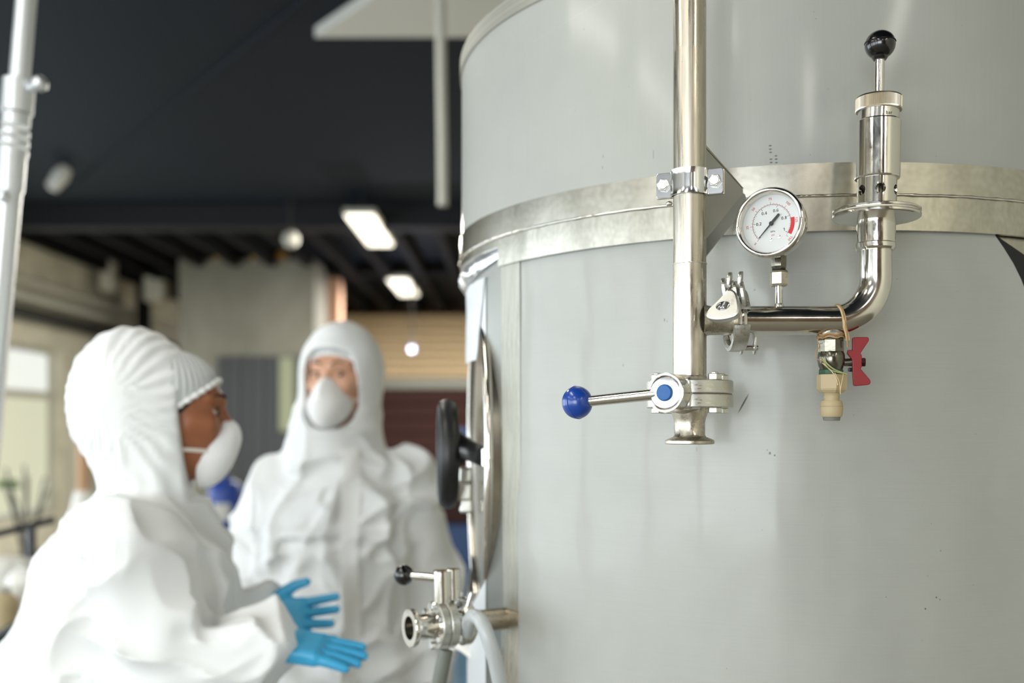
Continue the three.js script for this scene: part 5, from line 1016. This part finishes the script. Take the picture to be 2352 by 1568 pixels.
{ // worker facing the viewer
  const H = fr(V(-0.462, 1.697, -2.7), V(-Math.sin(deg(14)), 0.0, Math.cos(deg(14))));
  const B = fr(V(-0.468, 0, -2.72), V(-0.08, 0, 1));
  const arms = [[V(-0.64, 1.4, -2.72), V(-0.72, 1.13, -2.74), V(-0.69, 0.88, -2.66)], [V(-0.285, 1.42, -2.72), V(-0.225, 1.13, -2.76), V(-0.215, 0.88, -2.7)]];
  const down = (w, e, n, side) => { const f = w.clone().sub(e).normalize(), u = n.clone().addScaledVector(f, -n.dot(f)).normalize(), r = f.clone().cross(u).normalize(), C = w.clone(); return { frame: { C, f, u, r, to: (x, y, z) => { const a = x - C.x, b = y - C.y, c = z - C.z; return [a * r.x + b * r.y + c * r.z, a * u.x + b * u.y + c * u.z, a * f.x + b * f.y + c * f.z]; }, at: (R, U, F) => C.clone().addScaledVector(r, R).addScaledVector(u, U).addScaledVector(f, F) }, side, spread: 0.1, curl: [0.2, 0.25, 0.3, 0.35] }; };
  const o = {
    label: 'person in a white hooded coverall and mask facing the viewer beside the tank', suitLabel: 'white coverall with raised hood', H, B, arms, skin: M.skinFair, hair: M.hairBrown, cell: 0.0085, fold: 0.018, seed: 11, armBlend: 0.025,
    neck: V(-0.465, 1.46, -2.72),
    torso: [[0.7, 0.18, 0.15, 0], [0.9, 0.215, 0.165, 0], [1.06, 0.205, 0.16, 0], [1.2, 0.215, 0.16, 0.005], [1.34, 0.205, 0.145, 0.0], [1.43, 0.165, 0.125, 0], [1.5, 0.12, 0.11, 0.005], [1.58, 0.09, 0.1, 0.01]],
    sleeve: [[0.07, 0.08, 0.056], [0.07, 0.08, 0.056]],
    hood: (x, y, z) => {
      const [R, U, F] = H.to(x, y, z);
      let d = ell(R - 0.004, U - 0.024, F + 0.02, 0.104, 0.122, 0.125);
      d = smin(d, cap3(R, U, F, V(0, 0, -0.02), V(0.012, -0.17, -0.02), 0.104, 0.112), 0.04);
      d = smin(d, cap3(R, U, F, V(0.03, -0.05, -0.03), V(0.055, -0.2, -0.03), 0.08, 0.1), 0.05);
      if (Math.abs(d) < 0.04) d += 0.0035 * N(x * 13, y * 9, z * 13) + 0.0012 * Math.sin(U * 150) * clamp((U - 0.06) * 20, 0, 1);
      return d;
    },
    open: (x, y, z, d) => { const [R, U, F] = H.to(x, y, z); if (F < 0.0) return d; const hole = (Math.cbrt(Math.abs(R / 0.072) ** 3 + Math.abs((U + 0.042) / 0.106) ** 3) - 1) * 0.07; return smax(d, -Math.max(hole, 0.012 - F), 0.006); },
    shape: (x, y, z) => {   // storm flap fold across the chest and bagginess
      const F = z - B.C.z; if (F < 0) return 0;
      const lineY = 1.283 - 0.25 * (x + 0.47) ** 2 * 2; return 0.018 * Math.exp(-(((y - lineY) / 0.016) ** 2)) * clamp((0.19 - Math.abs(x + 0.45)) * 12, 0, 1) + 0.008 * Math.exp(-(((y - lineY - 0.06) / 0.05) ** 2)) * clamp((0.17 - Math.abs(x + 0.45)) * 12, 0, 1);
    },
    hands: [], maskTilt: -0.06, maskAt: [-0.083, 0.086], maskSize: [0.058, 0.064, 0.052], gaze: -0.003,
  };
  o.hands.push(down(arms[0][2], arms[0][1], V(1, 0, 0), 1), down(arms[1][2], arms[1][1], V(-1, 0, 0), -1));
  const t = person(o);
  pleatedCap(t, H, { u0: 0.062, grow: 0.05, pleat: 40, tilt: 0.05 });
  const proj = (px, py) => { const p = W(px, py, 2.2), dir = p.clone().sub(camera.position).normalize(), q = p.clone(); for (let k = 0; k < 90; k++) { const d = o.suitSDF(q.x, q.y, q.z); if (d < 0.001) break; q.addScaledVector(dir, Math.max(d * 0.6, 0.002)); } return q; };
  const flap = [], N1 = 26; for (let j = 0; j <= N1; j++) { const py = lerp(1030, 1690, j / N1), c = 806 + 10 * Math.sin(j * 0.5) * 0.3; flap.push([0, 0.33, 0.66, 1].map((u) => proj(c - 20 + u * 40, py))); }
  mk('zip_flap', slab(3, N1, (u, v, s) => { const q = flap[N1 - Math.round(v * N1)][Math.round(u * 3)].clone(); return q.add(V(0, 0, s ? -0.002 : 0.0045)); }), M.suitTrim, t, 'storm flap over the zip');
}
renderer.render(scene, camera);
